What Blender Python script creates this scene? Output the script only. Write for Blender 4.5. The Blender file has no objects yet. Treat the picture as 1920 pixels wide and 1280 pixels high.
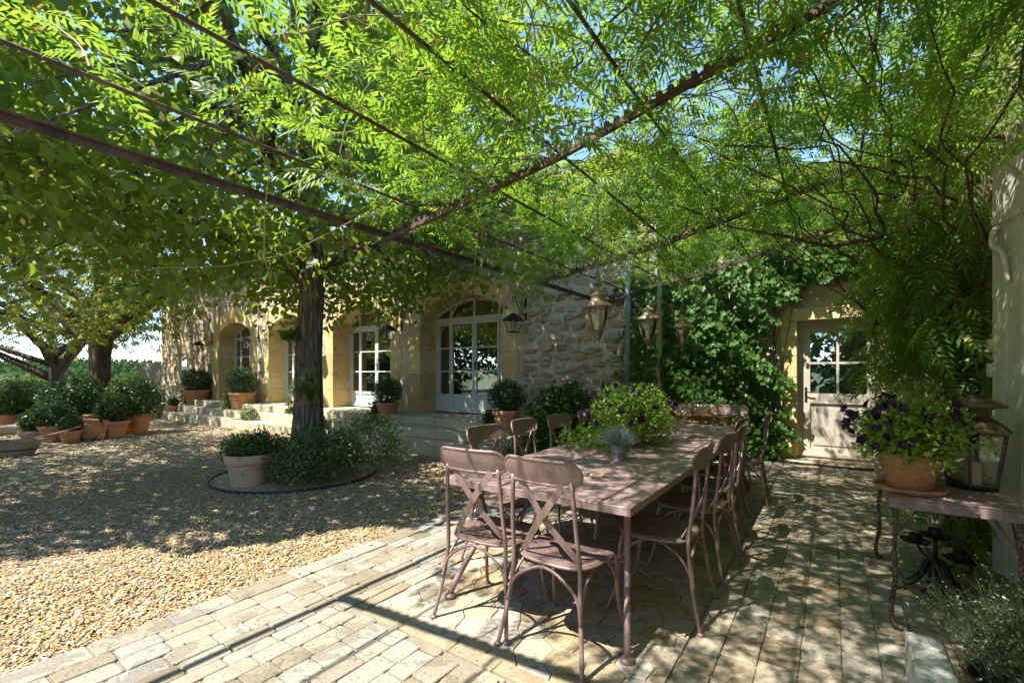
import bpy, bmesh, math, random
import numpy as np
from mathutils import Vector, Matrix
R = math.radians
random.seed(7)
rng = np.random.default_rng(11)
sc = bpy.context.scene
COL = sc.collection

# ------------------------------------------------------------------ camera, world, sun, exposure
CAM_H = 1.40
cam_d = bpy.data.cameras.new('camera')
cam = bpy.data.objects.new('camera', cam_d); COL.objects.link(cam); sc.camera = cam
cam.location = (0, 0, CAM_H)
cam.rotation_euler = (R(90), 0, R(34.59))
cam_d.sensor_width = 36; cam_d.lens = 36 * 870 / 1920
cam_d.shift_y = 60 / 1920
cam_d.clip_start = 0.02; cam_d.clip_end = 9000

SHADOW = Vector((0.26, 0.59, -1.0)).normalized()      # the way sunlight travels
world = bpy.data.worlds.new('World'); sc.world = world; world.use_nodes = True
wn = world.node_tree; wn.nodes.clear()
sky = wn.nodes.new('ShaderNodeTexSky'); sky.sky_type = 'NISHITA'; sky.sun_disc = False
sky.sun_elevation = R(57.2); sky.sun_rotation = R(203.8)
sky.air_density = 0.85; sky.dust_density = 0.0; sky.ozone_density = 3.0; sky.altitude = 600
bg = wn.nodes.new('ShaderNodeBackground'); bg.inputs['Strength'].default_value = 0.15
wo = wn.nodes.new('ShaderNodeOutputWorld')
hs = wn.nodes.new('ShaderNodeHueSaturation'); hs.inputs['Saturation'].default_value = 1.05
wn.links.new(sky.outputs[0], hs.inputs['Color']); wn.links.new(hs.outputs[0], bg.inputs['Color']); wn.links.new(bg.outputs[0], wo.inputs['Surface'])
sun_d = bpy.data.lights.new('sun', 'SUN'); sun_d.energy = 3.5; sun_d.angle = R(0.53); sun_d.color = (1.0, 0.94, 0.84)
sun = bpy.data.objects.new('sun', sun_d); COL.objects.link(sun)
sun.rotation_euler = SHADOW.to_track_quat('-Z', 'Y').to_euler(); sun.location = (-10, -20, 40)
sc.view_settings.view_transform = 'Standard'; sc.view_settings.look = 'None'
sc.view_settings.exposure = 1.90; sc.view_settings.gamma = 1.0
sc.view_settings.use_curve_mapping = False
sc.cycles.max_bounces = 7; sc.cycles.diffuse_bounces = 5; sc.cycles.glossy_bounces = 3
sc.cycles.transmission_bounces = 5; sc.cycles.transparent_max_bounces = 12
sc.cycles.caustics_reflective = False; sc.cycles.caustics_refractive = False
sc.cycles.use_denoising = True
sc.cycles.sample_clamp_indirect = 6.0

# ------------------------------------------------------------------ materials
class NT:
    def __init__(s, name):
        s.m = bpy.data.materials.new(name); s.m.use_nodes = True
        s.t = s.m.node_tree; s.t.nodes.clear()
        s.out = s.n('ShaderNodeOutputMaterial')
    def n(s, ty, **kw):
        x = s.t.nodes.new(ty)
        for k, v in kw.items(): setattr(x, k, v)
        return x
    def l(s, a, b): s.t.links.new(a, b)
    def coord(s, kind='Object', scale=(1, 1, 1)):
        if kind == 'Position':
            o = s.n('ShaderNodeNewGeometry').outputs['Position']
        else:
            o = s.n('ShaderNodeTexCoord').outputs[kind]
        mp = s.n('ShaderNodeMapping'); mp.inputs['Scale'].default_value = scale
        s.l(o, mp.inputs['Vector']); return mp.outputs[0]
    def noise(s, vec, scale, detail=4, rough=0.55, dist=0.0):
        x = s.n('ShaderNodeTexNoise'); x.inputs['Scale'].default_value = scale
        x.inputs['Detail'].default_value = detail; x.inputs['Roughness'].default_value = rough
        x.inputs['Distortion'].default_value = dist
        s.l(vec, x.inputs['Vector']); return x.outputs['Fac']
    def voro(s, vec, scale, feature='F1', out='Distance'):
        x = s.n('ShaderNodeTexVoronoi', feature=feature); x.inputs['Scale'].default_value = scale
        s.l(vec, x.inputs['Vector']); return x.outputs[out]
    def ramp(s, fac, stops):
        x = s.n('ShaderNodeValToRGB'); cr = x.color_ramp
        while len(cr.elements) < len(stops): cr.elements.new(0.5)
        for e, (p, c) in zip(cr.elements, stops):
            e.position = p; e.color = (*c, 1) if len(c) == 3 else c
        s.l(fac, x.inputs[0]); return x.outputs[0]
    def mix(s, fac, a, b, mode='MIX'):
        x = s.n('ShaderNodeMix', data_type='RGBA', blend_type=mode)
        for sock, v in ((x.inputs[0], fac), (x.inputs[6], a), (x.inputs[7], b)):
            if isinstance(v, (int, float)): sock.default_value = v
            elif isinstance(v, tuple): sock.default_value = (*v, 1)
            else: s.l(v, sock)
        return x.outputs[2]
    def math(s, op, a, b=0.0):
        x = s.n('ShaderNodeMath', operation=op)
        for sock, v in zip(x.inputs, (a, b)):
            if isinstance(v, (int, float)): sock.default_value = v
            else: s.l(v, sock)
        return x.outputs[0]
    def bump(s, h, strength=0.5, dist=0.01):
        x = s.n('ShaderNodeBump'); x.inputs['Strength'].default_value = strength
        x.inputs['Distance'].default_value = dist; s.l(h, x.inputs['Height']); return x.outputs[0]
    def pbr(s, color, rough=0.8, metal=0.0, bump=None, spec=0.5):
        p = s.n('ShaderNodeBsdfPrincipled')
        for nm, v in (('Base Color', color), ('Roughness', rough), ('Metallic', metal)):
            if isinstance(v, (int, float)): p.inputs[nm].default_value = v
            elif isinstance(v, tuple): p.inputs[nm].default_value = (*v, 1)
            else: s.l(v, p.inputs[nm])
        p.inputs['Specular IOR Level'].default_value = spec
        if bump is not None: s.l(bump, p.inputs['Normal'])
        s.l(p.outputs[0], s.out.inputs[0]); return p

MAT = {}
def leaf_mat(name, c1, c2, trans, tfac=0.42, rough=0.42, dead=None, spec=0.45):
    t = NT(name); g = t.n('ShaderNodeNewGeometry'); rnd = g.outputs['Random Per Island']
    col = t.mix(rnd, c1, c2)
    big = t.noise(t.coord('Position'), 1.3, 2)
    age = t.noise(t.coord('Position'), 4.5, 3, 0.6); col = t.mix(t.math('MULTIPLY', t.math('GREATER_THAN', age, 0.60), 0.35), col, (c2[0] * 1.7, c2[1] * 1.15, c2[2]))
    oi = t.n('ShaderNodeObjectInfo').outputs['Random']; col = t.mix(t.math('MULTIPLY', oi, 0.45), col, tuple(x * f for x, f in zip(c2, (1.5, 1.2, 1.0))))
    col = t.mix(t.math('MULTIPLY', big, 0.55), col, tuple(x * 0.55 for x in c1))
    tc = t.mix(rnd, trans, tuple(min(1, x * f) for x, f in zip(trans, (0.6, 0.75, 0.6))))
    if dead:
        m = t.math('GREATER_THAN', rnd, 0.985)
        col = t.mix(m, col, dead); tc = t.mix(m, tc, dead)
    p = t.n('ShaderNodeBsdfPrincipled'); t.l(col, p.inputs['Base Color'])
    p.inputs['Roughness'].default_value = rough; p.inputs['Specular IOR Level'].default_value = spec
    tr = t.n('ShaderNodeBsdfTranslucent'); t.l(tc, tr.inputs[0])
    mx = t.n('ShaderNodeMixShader'); mx.inputs[0].default_value = tfac
    t.l(p.outputs[0], mx.inputs[1]); t.l(tr.outputs[0], mx.inputs[2]); t.l(mx.outputs[0], t.out.inputs[0])
    MAT[name] = t.m
leaf_mat('wisteria_leaf', (0.055, 0.125, 0.016), (0.125, 0.235, 0.03), (0.42, 0.61, 0.055), 0.50, dead=(0.34, 0.27, 0.07))
leaf_mat('linden_leaf', (0.045, 0.10, 0.018), (0.10, 0.17, 0.025), (0.44, 0.56, 0.055), 0.50, dead=(0.36, 0.34, 0.06))
leaf_mat('chestnut_leaf', (0.06, 0.105, 0.018), (0.13, 0.17, 0.025), (0.50, 0.52, 0.06), 0.46, dead=(0.42, 0.25, 0.05))
leaf_mat('ivy_leaf', (0.035, 0.10, 0.020), (0.075, 0.175, 0.03), (0.24, 0.46, 0.05), 0.32, rough=0.45, spec=0.28)
leaf_mat('box_leaf', (0.022, 0.060, 0.014), (0.055, 0.12, 0.025), (0.12, 0.22, 0.03), 0.28, rough=0.38)
leaf_mat('bush_leaf', (0.035, 0.085, 0.020), (0.085, 0.15, 0.035), (0.2, 0.32, 0.05), 0.3)
leaf_mat('shrub_leaf', (0.055, 0.115, 0.035), (0.12, 0.19, 0.06), (0.22, 0.34, 0.07), 0.3)
leaf_mat('grey_leaf', (0.11, 0.17, 0.07), (0.20, 0.26, 0.12), (0.3, 0.38, 0.12), 0.3, rough=0.6)
leaf_mat('petunia_leaf', (0.13, 0.27, 0.03), (0.24, 0.40, 0.06), (0.45, 0.62, 0.10), 0.35, rough=0.5)
leaf_mat('fescue_leaf', (0.24, 0.36, 0.36), (0.40, 0.52, 0.50), (0.30, 0.42, 0.38), 0.25, rough=0.6)
leaf_mat('far_leaf', (0.05, 0.10, 0.022), (0.10, 0.16, 0.035), (0.16, 0.25, 0.04), 0.3, rough=0.7, spec=0.1)
leaf_mat('wood_leaf', (0.028, 0.060, 0.018), (0.055, 0.10, 0.028), (0.08, 0.14, 0.03), 0.2, rough=0.8, spec=0.1)
leaf_mat('pine_leaf', (0.10, 0.15, 0.05), (0.17, 0.21, 0.07), (0.2, 0.26, 0.06), 0.3, rough=0.7, spec=0.1)
leaf_mat('petunia_flower', (0.012, 0.004, 0.022), (0.05, 0.012, 0.09), (0.04, 0.01, 0.08), 0.15, rough=0.5)
leaf_mat('white_flower', (0.75, 0.76, 0.74), (0.6, 0.62, 0.58), (0.6, 0.6, 0.55), 0.3, rough=0.6)
leaf_mat('sun_flower', (0.75, 0.38, 0.03), (0.55, 0.22, 0.02), (0.6, 0.3, 0.03), 0.2, rough=0.6)

def m_bark(name, c1, c2, sc_=14):
    t = NT(name); v = t.coord('Object', (1, 1, 0.18))
    w = t.voro(v, sc_, 'DISTANCE_TO_EDGE'); n = t.noise(t.coord('Object', (1, 1, 0.3)), 30, 6, 0.7)
    f = t.math('ADD', t.math('MULTIPLY', w, 2.2), t.math('MULTIPLY', n, 0.6))
    lich = t.noise(t.coord('Object'), 5, 5, 0.7)
    col = t.ramp(f, [(0.2, c1), (0.75, c2)])
    col = t.mix(t.math('MULTIPLY', t.math('GREATER_THAN', lich, 0.60), 0.45), col, tuple(min(1, x * 1.9) for x in c2))
    t.pbr(col, 0.95, bump=t.bump(f, 1.0, 0.06), spec=0.2); MAT[name] = t.m
m_bark('bark', (0.055, 0.046, 0.037), (0.22, 0.185, 0.145))
m_bark('bark_plane', (0.04, 0.031, 0.025), (0.135, 0.108, 0.085), 7)
m_bark('vine_bark', (0.10, 0.065, 0.042), (0.27, 0.19, 0.13), 40)
t = NT('stem'); t.pbr(t.mix(t.noise(t.coord('Object'), 4), (0.20, 0.22, 0.05), (0.30, 0.19, 0.09)), 0.7); MAT['stem'] = t.m

# rubble wall, its mortar and its stones
t = NT('plaster'); v = t.coord('Position')
n1 = t.noise(v, 2.3, 5, 0.6); n2 = t.noise(v, 18, 6, 0.65); n3 = t.noise(t.coord('Position', (1, 1, 0.25)), 1.6, 3)
col = t.ramp(n1, [(0.3, (0.50, 0.40, 0.25)), (0.5, (0.60, 0.50, 0.35)), (0.7, (0.66, 0.58, 0.45))])
col = t.mix(t.math('MULTIPLY', t.math('GREATER_THAN', n2, 0.62), 0.5), col, (0.30, 0.25, 0.18))
col = t.mix(t.math('MULTIPLY', n3, 0.25), col, (0.32, 0.29, 0.22))
t.pbr(col, 0.95, bump=t.bump(t.math('ADD', n2, t.math('MULTIPLY', n1, 2)), 1.0, 0.04), spec=0.15); MAT['plaster'] = t.m
def m_stone(name, stops, nscale=9, bumpd=0.012, k=1.0):
    stops = [(p, tuple(x * k for x in c)) for p, c in stops]
    t = NT(name); v = t.coord('Position'); oi = t.n('ShaderNodeObjectInfo').outputs['Random']
    isl = t.n('ShaderNodeNewGeometry').outputs['Random Per Island']
    rnd = t.math('FRACT', t.math('ADD', oi, isl))
    n1 = t.noise(v, nscale, 6, 0.65); n2 = t.noise(v, nscale * 7, 5, 0.7)
    col = t.ramp(t.math('ADD', t.math('MULTIPLY', rnd, 0.55), t.math('MULTIPLY', n1, 0.45)), stops)
    pit = t.ramp(n2, [(0.32, (0.25, 0.22, 0.18)), (0.44, (1, 1, 1))]); st = t.noise(v, nscale * .45, 5, 0.7, 0.6); col = t.mix(t.math('MULTIPLY', t.math('GREATER_THAN', st, 0.56), 0.35), col, tuple(x * .55 for x in stops[0][1]))
    col = t.mix(0.8, col, pit, 'MULTIPLY')
    t.pbr(col, 0.9, bump=t.bump(t.math('ADD', n1, t.math('MULTIPLY', n2, 0.5)), 0.8, bumpd), spec=0.2); MAT[name] = t.m
m_stone('rubble', [(0.2, (0.24, 0.19, 0.12)), (0.38, (0.42, 0.33, 0.19)), (0.55, (0.50, 0.43, 0.30)), (0.68, (0.34, 0.31, 0.25)), (0.85, (0.46, 0.36, 0.20))], 11, 0.03)
m_stone('ashlar', [(0.25, (0.52, 0.38, 0.16)), (0.5, (0.62, 0.47, 0.22)), (0.75, (0.66, 0.53, 0.30))], 5, 0.005)
m_stone('step_stone', [(0.25, (0.42, 0.36, 0.25)), (0.5, (0.52, 0.45, 0.31)), (0.75, (0.47, 0.41, 0.31))], 4, 0.008)
m_stone('paver', [(0.12, (0.31, 0.25, 0.17)), (0.28, (0.46, 0.39, 0.28)), (0.5, (0.58, 0.52, 0.42)), (0.7, (0.57, 0.53, 0.46)), (0.85, (0.47, 0.45, 0.42))], 9, 0.008, .53)
m_stone('paver_warm', [(0.15, (0.44, 0.34, 0.21)), (0.35, (0.52, 0.43, 0.29)), (0.6, (0.58, 0.51, 0.38)), (0.85, (0.55, 0.50, 0.42))], 8, 0.008, .62)
m_stone('flag', [(0.12, (0.44, 0.25, 0.12)), (0.25, (0.50, 0.38, 0.21)), (0.42, (0.54, 0.45, 0.30)), (0.6, (0.58, 0.51, 0.39)), (0.75, (0.54, 0.49, 0.42)), (0.9, (0.36, 0.33, 0.30))], 6, 0.006, .66)
m_stone('white_stone', [(0.3, (0.58, 0.56, 0.52)), (0.7, (0.70, 0.68, 0.63))], 14, 0.006)
t = NT('mortar'); v = t.coord('Position'); n = t.noise(v, 40, 5)
t.pbr(t.mix(n, (0.17, 0.145, 0.11), (0.30, 0.26, 0.21)), 0.95, bump=t.bump(n, 0.6, 0.006), spec=0.1); MAT['mortar'] = t.m
t = NT('gravel_bed'); v = t.coord('Position'); vo = t.n('ShaderNodeTexVoronoi'); vo.inputs['Scale'].default_value = 42; t.l(v, vo.inputs['Vector'])
c = t.ramp(t.math('FRACT', t.math('MULTIPLY', vo.outputs['Color'], 3.7)), [(0.0, (0.26, 0.18, 0.09)), (0.3, (0.44, 0.32, 0.17)), (0.6, (0.54, 0.46, 0.33)), (0.85, (0.28, 0.25, 0.21)), (1, (0.60, 0.56, 0.47))])
c = t.mix(t.math('MULTIPLY', t.noise(v, 0.9, 4), 0.5), c, (0.25, 0.20, 0.10))
t.pbr(c, 0.9, bump=t.bump(t.math('SUBTRACT', 1.0, vo.outputs['Distance']), 1.0, 0.02), spec=0.2); MAT['gravel_bed'] = t.m
t = NT('pebble'); g = t.n('ShaderNodeNewGeometry')
c = t.ramp(g.outputs['Random Per Island'], [(0.0, (0.34, 0.19, 0.06)), (0.22, (0.50, 0.31, 0.11)), (0.45, (0.56, 0.40, 0.18)), (0.62, (0.62, 0.52, 0.36)), (0.74, (0.70, 0.66, 0.57)), (0.80, (0.30, 0.28, 0.26)), (0.92, (0.17, 0.17, 0.18)), (1, (0.40, 0.22, 0.09))])
c = t.mix(t.math('MULTIPLY', t.noise(t.coord('Position'), 55, 3), 0.75), c, (0.17, 0.12, 0.065))
t.pbr(c, 0.7, spec=0.3); MAT['pebble'] = t.m

def m_metal(name, c1, c2, rough=0.5, metal=0.35, sc_=14, thr=(0.4, 0.65), bd=0.0015):
    t = NT(name); v = t.coord('Object'); n = t.noise(v, sc_, 6, 0.7); n2 = t.noise(v, sc_ * 9, 3)
    col = t.ramp(n, [(thr[0], c1), (thr[1], c2)])
    n3 = t.noise(v, sc_ * 3.3, 6, 0.75, 0.4); col = t.mix(t.math('MULTIPLY', t.math('GREATER_THAN', n3, 0.60), 0.40), col, tuple(min(.8, x * 1.45) for x in c2)); col = t.mix(t.math('MULTIPLY', t.math('LESS_THAN', n3, 0.40), 0.35), col, tuple(x * .6 for x in c1))
    t.pbr(col, t.math('ADD', rough - 0.1, t.math('MULTIPLY', n2, 0.25)), metal, bump=t.bump(t.math('ADD', n, n2), 0.4, bd)); MAT[name] = t.m
m_metal('chair_metal', (0.205, 0.135, 0.122), (0.285, 0.200, 0.180), 0.42, 0.25, 6)
m_metal('table_metal', (0.262, 0.178, 0.180), (0.335, 0.238, 0.236), 0.46, 0.15, 3)
m_metal('rust_beam', (0.050, 0.032, 0.025), (0.15, 0.088, 0.062), 0.7, 0.2, 9)
m_metal('black_iron', (0.018, 0.016, 0.015), (0.05, 0.042, 0.038), 0.5, 0.5, 12)
m_metal('rust_iron', (0.10, 0.062, 0.045), (0.22, 0.15, 0.115), 0.6, 0.4, 12)
m_metal('copper', (0.30, 0.20, 0.14), (0.46, 0.36, 0.28), 0.42, 0.5, 12)
m_metal('copper_dark', (0.15, 0.105, 0.08), (0.26, 0.19, 0.145), 0.5, 0.7, 12)
m_metal('zinc', (0.33, 0.36, 0.38), (0.46, 0.49, 0.50), 0.42, 0.7, 10)
m_metal('green_pipe', (0.16, 0.22, 0.21), (0.21, 0.28, 0.265), 0.45, 0.1, 5)
m_metal('pale_paint', (0.52, 0.54, 0.54), (0.60, 0.62, 0.615), 0.5, 0.0, 5)
m_metal('taupe_paint', (0.42, 0.375, 0.31), (0.50, 0.455, 0.385), 0.5, 0.0, 4)
m_metal('shutter_paint', (0.52, 0.49, 0.43), (0.60, 0.57, 0.51), 0.55, 0.0, 3)
m_metal('gate_paint', (0.27, 0.24, 0.20), (0.36, 0.32, 0.27), 0.7, 0.0, 5)
m_metal('white_enamel', (0.68, 0.68, 0.66), (0.74, 0.74, 0.72), 0.3, 0.0, 5)
def m_terra(name, c1, c2, c3):
    t = NT(name); v = t.coord('Object'); n = t.noise(v, 5, 5, 0.65); n2 = t.noise(v, 40, 4)
    z = t.noise(t.coord('Object', (1, 1, 5)), 6, 3)
    col = t.ramp(n, [(0.3, c1), (0.55, c2)]); col = t.mix(t.math('MULTIPLY', t.math('GREATER_THAN', z, 0.53), 0.55), col, c3); col = t.mix(t.math('MULTIPLY', t.math('GREATER_THAN', t.noise(v, 11, 6, 0.7), 0.60), 0.5), col, (0.16, 0.13, 0.09))
    t.pbr(col, 0.85, bump=t.bump(t.math('ADD', n2, n), 0.4, 0.004), spec=0.25); MAT[name] = t.m
m_terra('terracotta', (0.42, 0.17, 0.075), (0.53, 0.245, 0.115), (0.52, 0.34, 0.22))
m_terra('terracotta_pale', (0.46, 0.27, 0.165), (0.52, 0.36, 0.245), (0.42, 0.37, 0.31))
def m_wood(name, c1, c2):
    t = NT(name); v = t.coord('Object', (1, 1, 1)); n = t.noise(t.coord('Object', (3, 14, 14)), 4, 5, 0.6)
    t.pbr(t.ramp(n, [(0.3, c1), (0.7, c2)]), 0.75, bump=t.bump(n, 0.4, 0.003)); MAT[name] = t.m
m_wood('wood_orange', (0.26, 0.13, 0.045), (0.42, 0.23, 0.085))
m_wood('wood_old', (0.16, 0.13, 0.10), (0.30, 0.26, 0.20))
t = NT('glass'); p = t.n('ShaderNodeBsdfGlossy'); p.inputs['Roughness'].default_value = 0.01; p.inputs[0].default_value = (0.95, 0.97, 0.96, 1)
tr = t.n('ShaderNodeBsdfTransparent'); tr.inputs[0].default_value = (0.80, 0.82, 0.80, 1)
fr = t.n('ShaderNodeFresnel'); fr.inputs[0].default_value = 1.55
mx = t.n('ShaderNodeMixShader'); t.l(t.math('ADD', t.math('MULTIPLY', fr.outputs[0], 1.6), 0.16), mx.inputs[0])
t.l(tr.outputs[0], mx.inputs[1]); t.l(p.outputs[0], mx.inputs[2]); t.l(mx.outputs[0], t.out.inputs[0]); MAT['glass'] = t.m
t = NT('lantern_glass'); p = t.n('ShaderNodeBsdfGlossy'); p.inputs['Roughness'].default_value = 0.03
tr = t.n('ShaderNodeBsdfTransparent'); tr.inputs[0].default_value = (0.92, 0.94, 0.92, 1)
fr = t.n('ShaderNodeFresnel'); fr.inputs[0].default_value = 1.5
mx = t.n('ShaderNodeMixShader'); t.l(t.math('ADD', t.math('MULTIPLY', fr.outputs[0], 1.6), 0.08), mx.inputs[0])
t.l(tr.outputs[0], mx.inputs[1]); t.l(p.outputs[0], mx.inputs[2]); t.l(mx.outputs[0], t.out.inputs[0]); MAT['lantern_glass'] = t.m
def m_plain(name, c, rough=0.8, c2=None, sc_=6):
    t = NT(name); col = t.mix(t.noise(t.coord('Position'), sc_, 4), c, c2 or tuple(x * 0.75 for x in c))
    t.pbr(col, rough); MAT[name] = t.m
m_plain('room_wall', (0.60, 0.50, 0.36)); m_plain('room_floor', (0.34, 0.26, 0.18)); m_plain('curtain', (0.50, 0.40, 0.27))
m_plain('soil', (0.055, 0.042, 0.03), 0.95, sc_=30); m_plain('doormat', (0.30, 0.20, 0.12), 0.95, sc_=60)
m_plain('roof_tile', (0.42, 0.24, 0.14), 0.9, (0.30, 0.19, 0.12), 3); m_plain('candle', (0.80, 0.75, 0.62), 0.5)
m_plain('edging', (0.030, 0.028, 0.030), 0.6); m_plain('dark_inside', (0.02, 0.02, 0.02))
m_plain('far_ground', (0.16, 0.15, 0.07), 0.95, (0.09, 0.12, 0.04), 0.05); m_plain('vineyard', (0.13, 0.19, 0.05), 0.9, (0.09, 0.15, 0.03), 0.2)
m_plain('track', (0.50, 0.44, 0.34), 0.95); m_plain('dry_bract', (0.50, 0.42, 0.12), 0.8)

# ------------------------------------------------------------------ mesh helpers
class MB:
    def __init__(s): s.v = []; s.f = []
    def add(s, vs, fs):
        o = len(s.v); s.v += [tuple(p) for p in vs]; s.f += [tuple(i + o for i in f) for f in fs]; return s
    def box(s, c, d, rz=0.0, M=None):
        x, y, z = (k / 2 for k in d)
        vs = [Vector((a, b, e)) for e in (-z, z) for a, b in ((-x, -y), (x, -y), (x, y), (-x, y))]
        m = M if M is not None else Matrix.Rotation(rz, 3, 'Z')
        vs = [m @ p + Vector(c) for p in vs]
        return s.add(vs, [(3, 2, 1, 0), (4, 5, 6, 7), (0, 1, 5, 4), (1, 2, 6, 5), (2, 3, 7, 6), (3, 0, 4, 7)])
    def cbox(s, c, d, b=0.006, rz=0.0):
        """box with chamfered edges on the vertical and top/bottom rims"""
        x, y, z = (k / 2 for k in d); rings = []
        for (zz, i) in ((-z, b), (-z + b, 0), (z - b, 0), (z, b)):
            a, e = x - i, y - i; k = b
            rings.append([(-a + k, -e, zz), (a - k, -e, zz), (a, -e + k, zz), (a, e - k, zz), (a - k, e, zz), (-a + k, e, zz), (-a, e - k, zz), (-a, -e + k, zz)])
        m = Matrix.Rotation(rz, 3, 'Z'); vs = [m @ Vector(p) + Vector(c) for r in rings for p in r]
        fs = [tuple(range(7, -1, -1)), tuple(range(24, 32))]
        for j in range(3):
            for i in range(8): a = j * 8 + i; b2 = j * 8 + (i + 1) % 8; fs.append((a, b2, b2 + 8, a + 8))
        return s.add(vs, fs)
    def tube(s, pts, r, n=6, closed=False, caps=True):
        P = [Vector(p) for p in pts]; k = len(P)
        rr = r if isinstance(r, (list, tuple)) else [r] * k
        T = []
        for i in range(k):
            a = P[(i - 1) % k] if (closed or i > 0) else P[i]; b = P[(i + 1) % k] if (closed or i < k - 1) else P[i]
            d = (b - a); T.append(d.normalized() if d.length > 1e-9 else Vector((0, 0, 1)))
        up = Vector((0, 0, 1)) if abs(T[0].z) < 0.9 else Vector((1, 0, 0))
        u = (up - T[0] * up.dot(T[0])).normalized(); vs = []
        for i in range(k):
            u = (u - T[i] * u.dot(T[i])); u = u.normalized() if u.length > 1e-6 else T[i].orthogonal().normalized()
            w = T[i].cross(u)
            for j in range(n):
                a = 2 * math.pi * j / n; vs.append(P[i] + (u * math.cos(a) + w * math.sin(a)) * rr[i])
        fs = []
        for i in range(k if closed else k - 1):
            for j in range(n):
                a = i * n + j; b = i * n + (j + 1) % n; c = ((i + 1) % k) * n + (j + 1) % n; d = ((i + 1) % k) * n + j
                fs.append((a, b, c, d))
        if not closed and caps: fs += [tuple(range(n - 1, -1, -1)), tuple(range((k - 1) * n, k * n))]
        return s.add(vs, fs)
    def lathe(s, prof, n=20, c=(0, 0, 0), cap0=True, cap1=True, sx=1, sy=1):
        vs = []; k = len(prof); c = Vector(c)
        for (r, z) in prof:
            for j in range(n):
                a = 2 * math.pi * j / n; vs.append(c + Vector((r * math.cos(a) * sx, r * math.sin(a) * sy, z)))
        fs = []
        for i in range(k - 1):
            for j in range(n): fs.append((i * n + j, i * n + (j + 1) % n, (i + 1) * n + (j + 1) % n, (i + 1) * n + j))
        if cap0: fs.append(tuple(range(n - 1, -1, -1)))
        if cap1: fs.append(tuple(range((k - 1) * n, k * n)))
        return s.add(vs, fs)
    def prism(s, poly, a, b, axis='Z'):
        """poly of 2D points extruded along axis from a to b"""
        n = len(poly)
        def p3(p, h):
            return {'Z': (p[0], p[1], h), 'Y': (p[0], h, p[1]), 'X': (h, p[0], p[1])}[axis]
        vs = [p3(p, a) for p in poly] + [p3(p, b) for p in poly]
        fs = [tuple(range(n - 1, -1, -1)), tuple(range(n, 2 * n))] + [(i, (i + 1) % n, n + (i + 1) % n, n + i) for i in range(n)]
        return s.add(vs, fs)
    def mesh(s, name):
        me = bpy.data.meshes.new(name); me.from_pydata(s.v, [], s.f); return me
    def build(s, name, mat, parent=None, smooth=False, loc=None):
        me = s.mesh(name); me.materials.append(MAT[mat])
        bm = bmesh.new(); bm.from_mesh(me); bmesh.ops.recalc_face_normals(bm, faces=bm.faces); bm.to_mesh(me); bm.free()
        if smooth: me.shade_smooth() if smooth is True else me.shade_auto(smooth) if hasattr(me, 'shade_auto') else auto_smooth(me, smooth)
        return obj(name, me, parent, loc)
def auto_smooth(me, ang):
    bm = bmesh.new(); bm.from_mesh(me)
    for f in bm.faces: f.smooth = True
    for e in bm.edges:
        if len(e.link_faces) == 2 and e.calc_face_angle(0) > ang: e.smooth = False
    bm.to_mesh(me); bm.free()
AS = R(38)
def obj(name, me, parent=None, loc=None):
    o = bpy.data.objects.new(name, me); COL.objects.link(o)
    if parent is not None: o.parent = parent
    if loc is not None: o.location = loc
    return o
def tag(o, label=None, cat=None, group=None, kind=None):
    if label: o['label'] = label
    if cat: o['category'] = cat
    if group: o['group'] = group
    if kind: o['kind'] = kind
    return o
def thing(name, label, cat, loc=(0, 0, 0), rz=0.0, group=None):
    o = bpy.data.objects.new(name, None); COL.objects.link(o); o.location = loc; o.rotation_euler = (0, 0, rz)
    o.empty_display_size = 0.1
    return tag(o, label, cat, group)
def copy_tree(o, parent=None):
    c = o.copy(); COL.objects.link(c); c.parent = parent
    for ch in list(o.children): copy_tree(ch, c)
    return c
def np_mesh(name, V, F, mat, parent=None, smooth=False):
    """V (n,3), F (m,3) or (m,4) index arrays"""
    me = bpy.data.meshes.new(name); n = len(V); m, k = F.shape
    me.vertices.add(n); me.vertices.foreach_set('co', np.ascontiguousarray(V, dtype=np.float32).ravel())
    me.loops.add(m * k); me.loops.foreach_set('vertex_index', np.ascontiguousarray(F, dtype=np.int32).ravel())
    me.polygons.add(m); me.polygons.foreach_set('loop_start', np.arange(0, m * k, k, dtype=np.int32))
    me.polygons.foreach_set('loop_total', np.full(m, k, dtype=np.int32))
    if smooth: me.polygons.foreach_set('use_smooth', np.ones(m, dtype=bool))
    me.update(calc_edges=True); me.materials.append(MAT[mat])
    return obj(name, me, parent)
def nrm(a): return a / np.maximum(np.linalg.norm(a, axis=-1, keepdims=True), 1e-9)
def scatter(T, P, D, N, S):
    """instances of template T=(verts, tris) at P with tip direction D, normal N, scale S -> V, F"""
    tv, tf = T; D = nrm(D); N = N - (N * D).sum(1, keepdims=True) * D
    bad = np.linalg.norm(N, axis=1) < 1e-4; N[bad] = rng.normal(size=(bad.sum(), 3)); N = N - (N * D).sum(1, keepdims=True) * D
    N = nrm(N); X = np.cross(D, N)
    S = np.broadcast_to(np.asarray(S, float), (len(P),))
    V = P[:, None, :] + S[:, None, None] * (tv[None, :, 0:1] * X[:, None, :] + tv[None, :, 1:2] * D[:, None, :] + tv[None, :, 2:3] * N[:, None, :])
    F = tf[None] + (np.arange(len(P)) * len(tv))[:, None, None]
    return V.reshape(-1, 3), F.reshape(-1, tf.shape[1])
def merge(parts):
    Vs, Fs, o = [], [], 0
    for V, F in parts: Vs.append(V); Fs.append(F + o); o += len(V)
    return np.concatenate(Vs), np.concatenate(Fs)
A = lambda *x: np.array(x, float)

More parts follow.
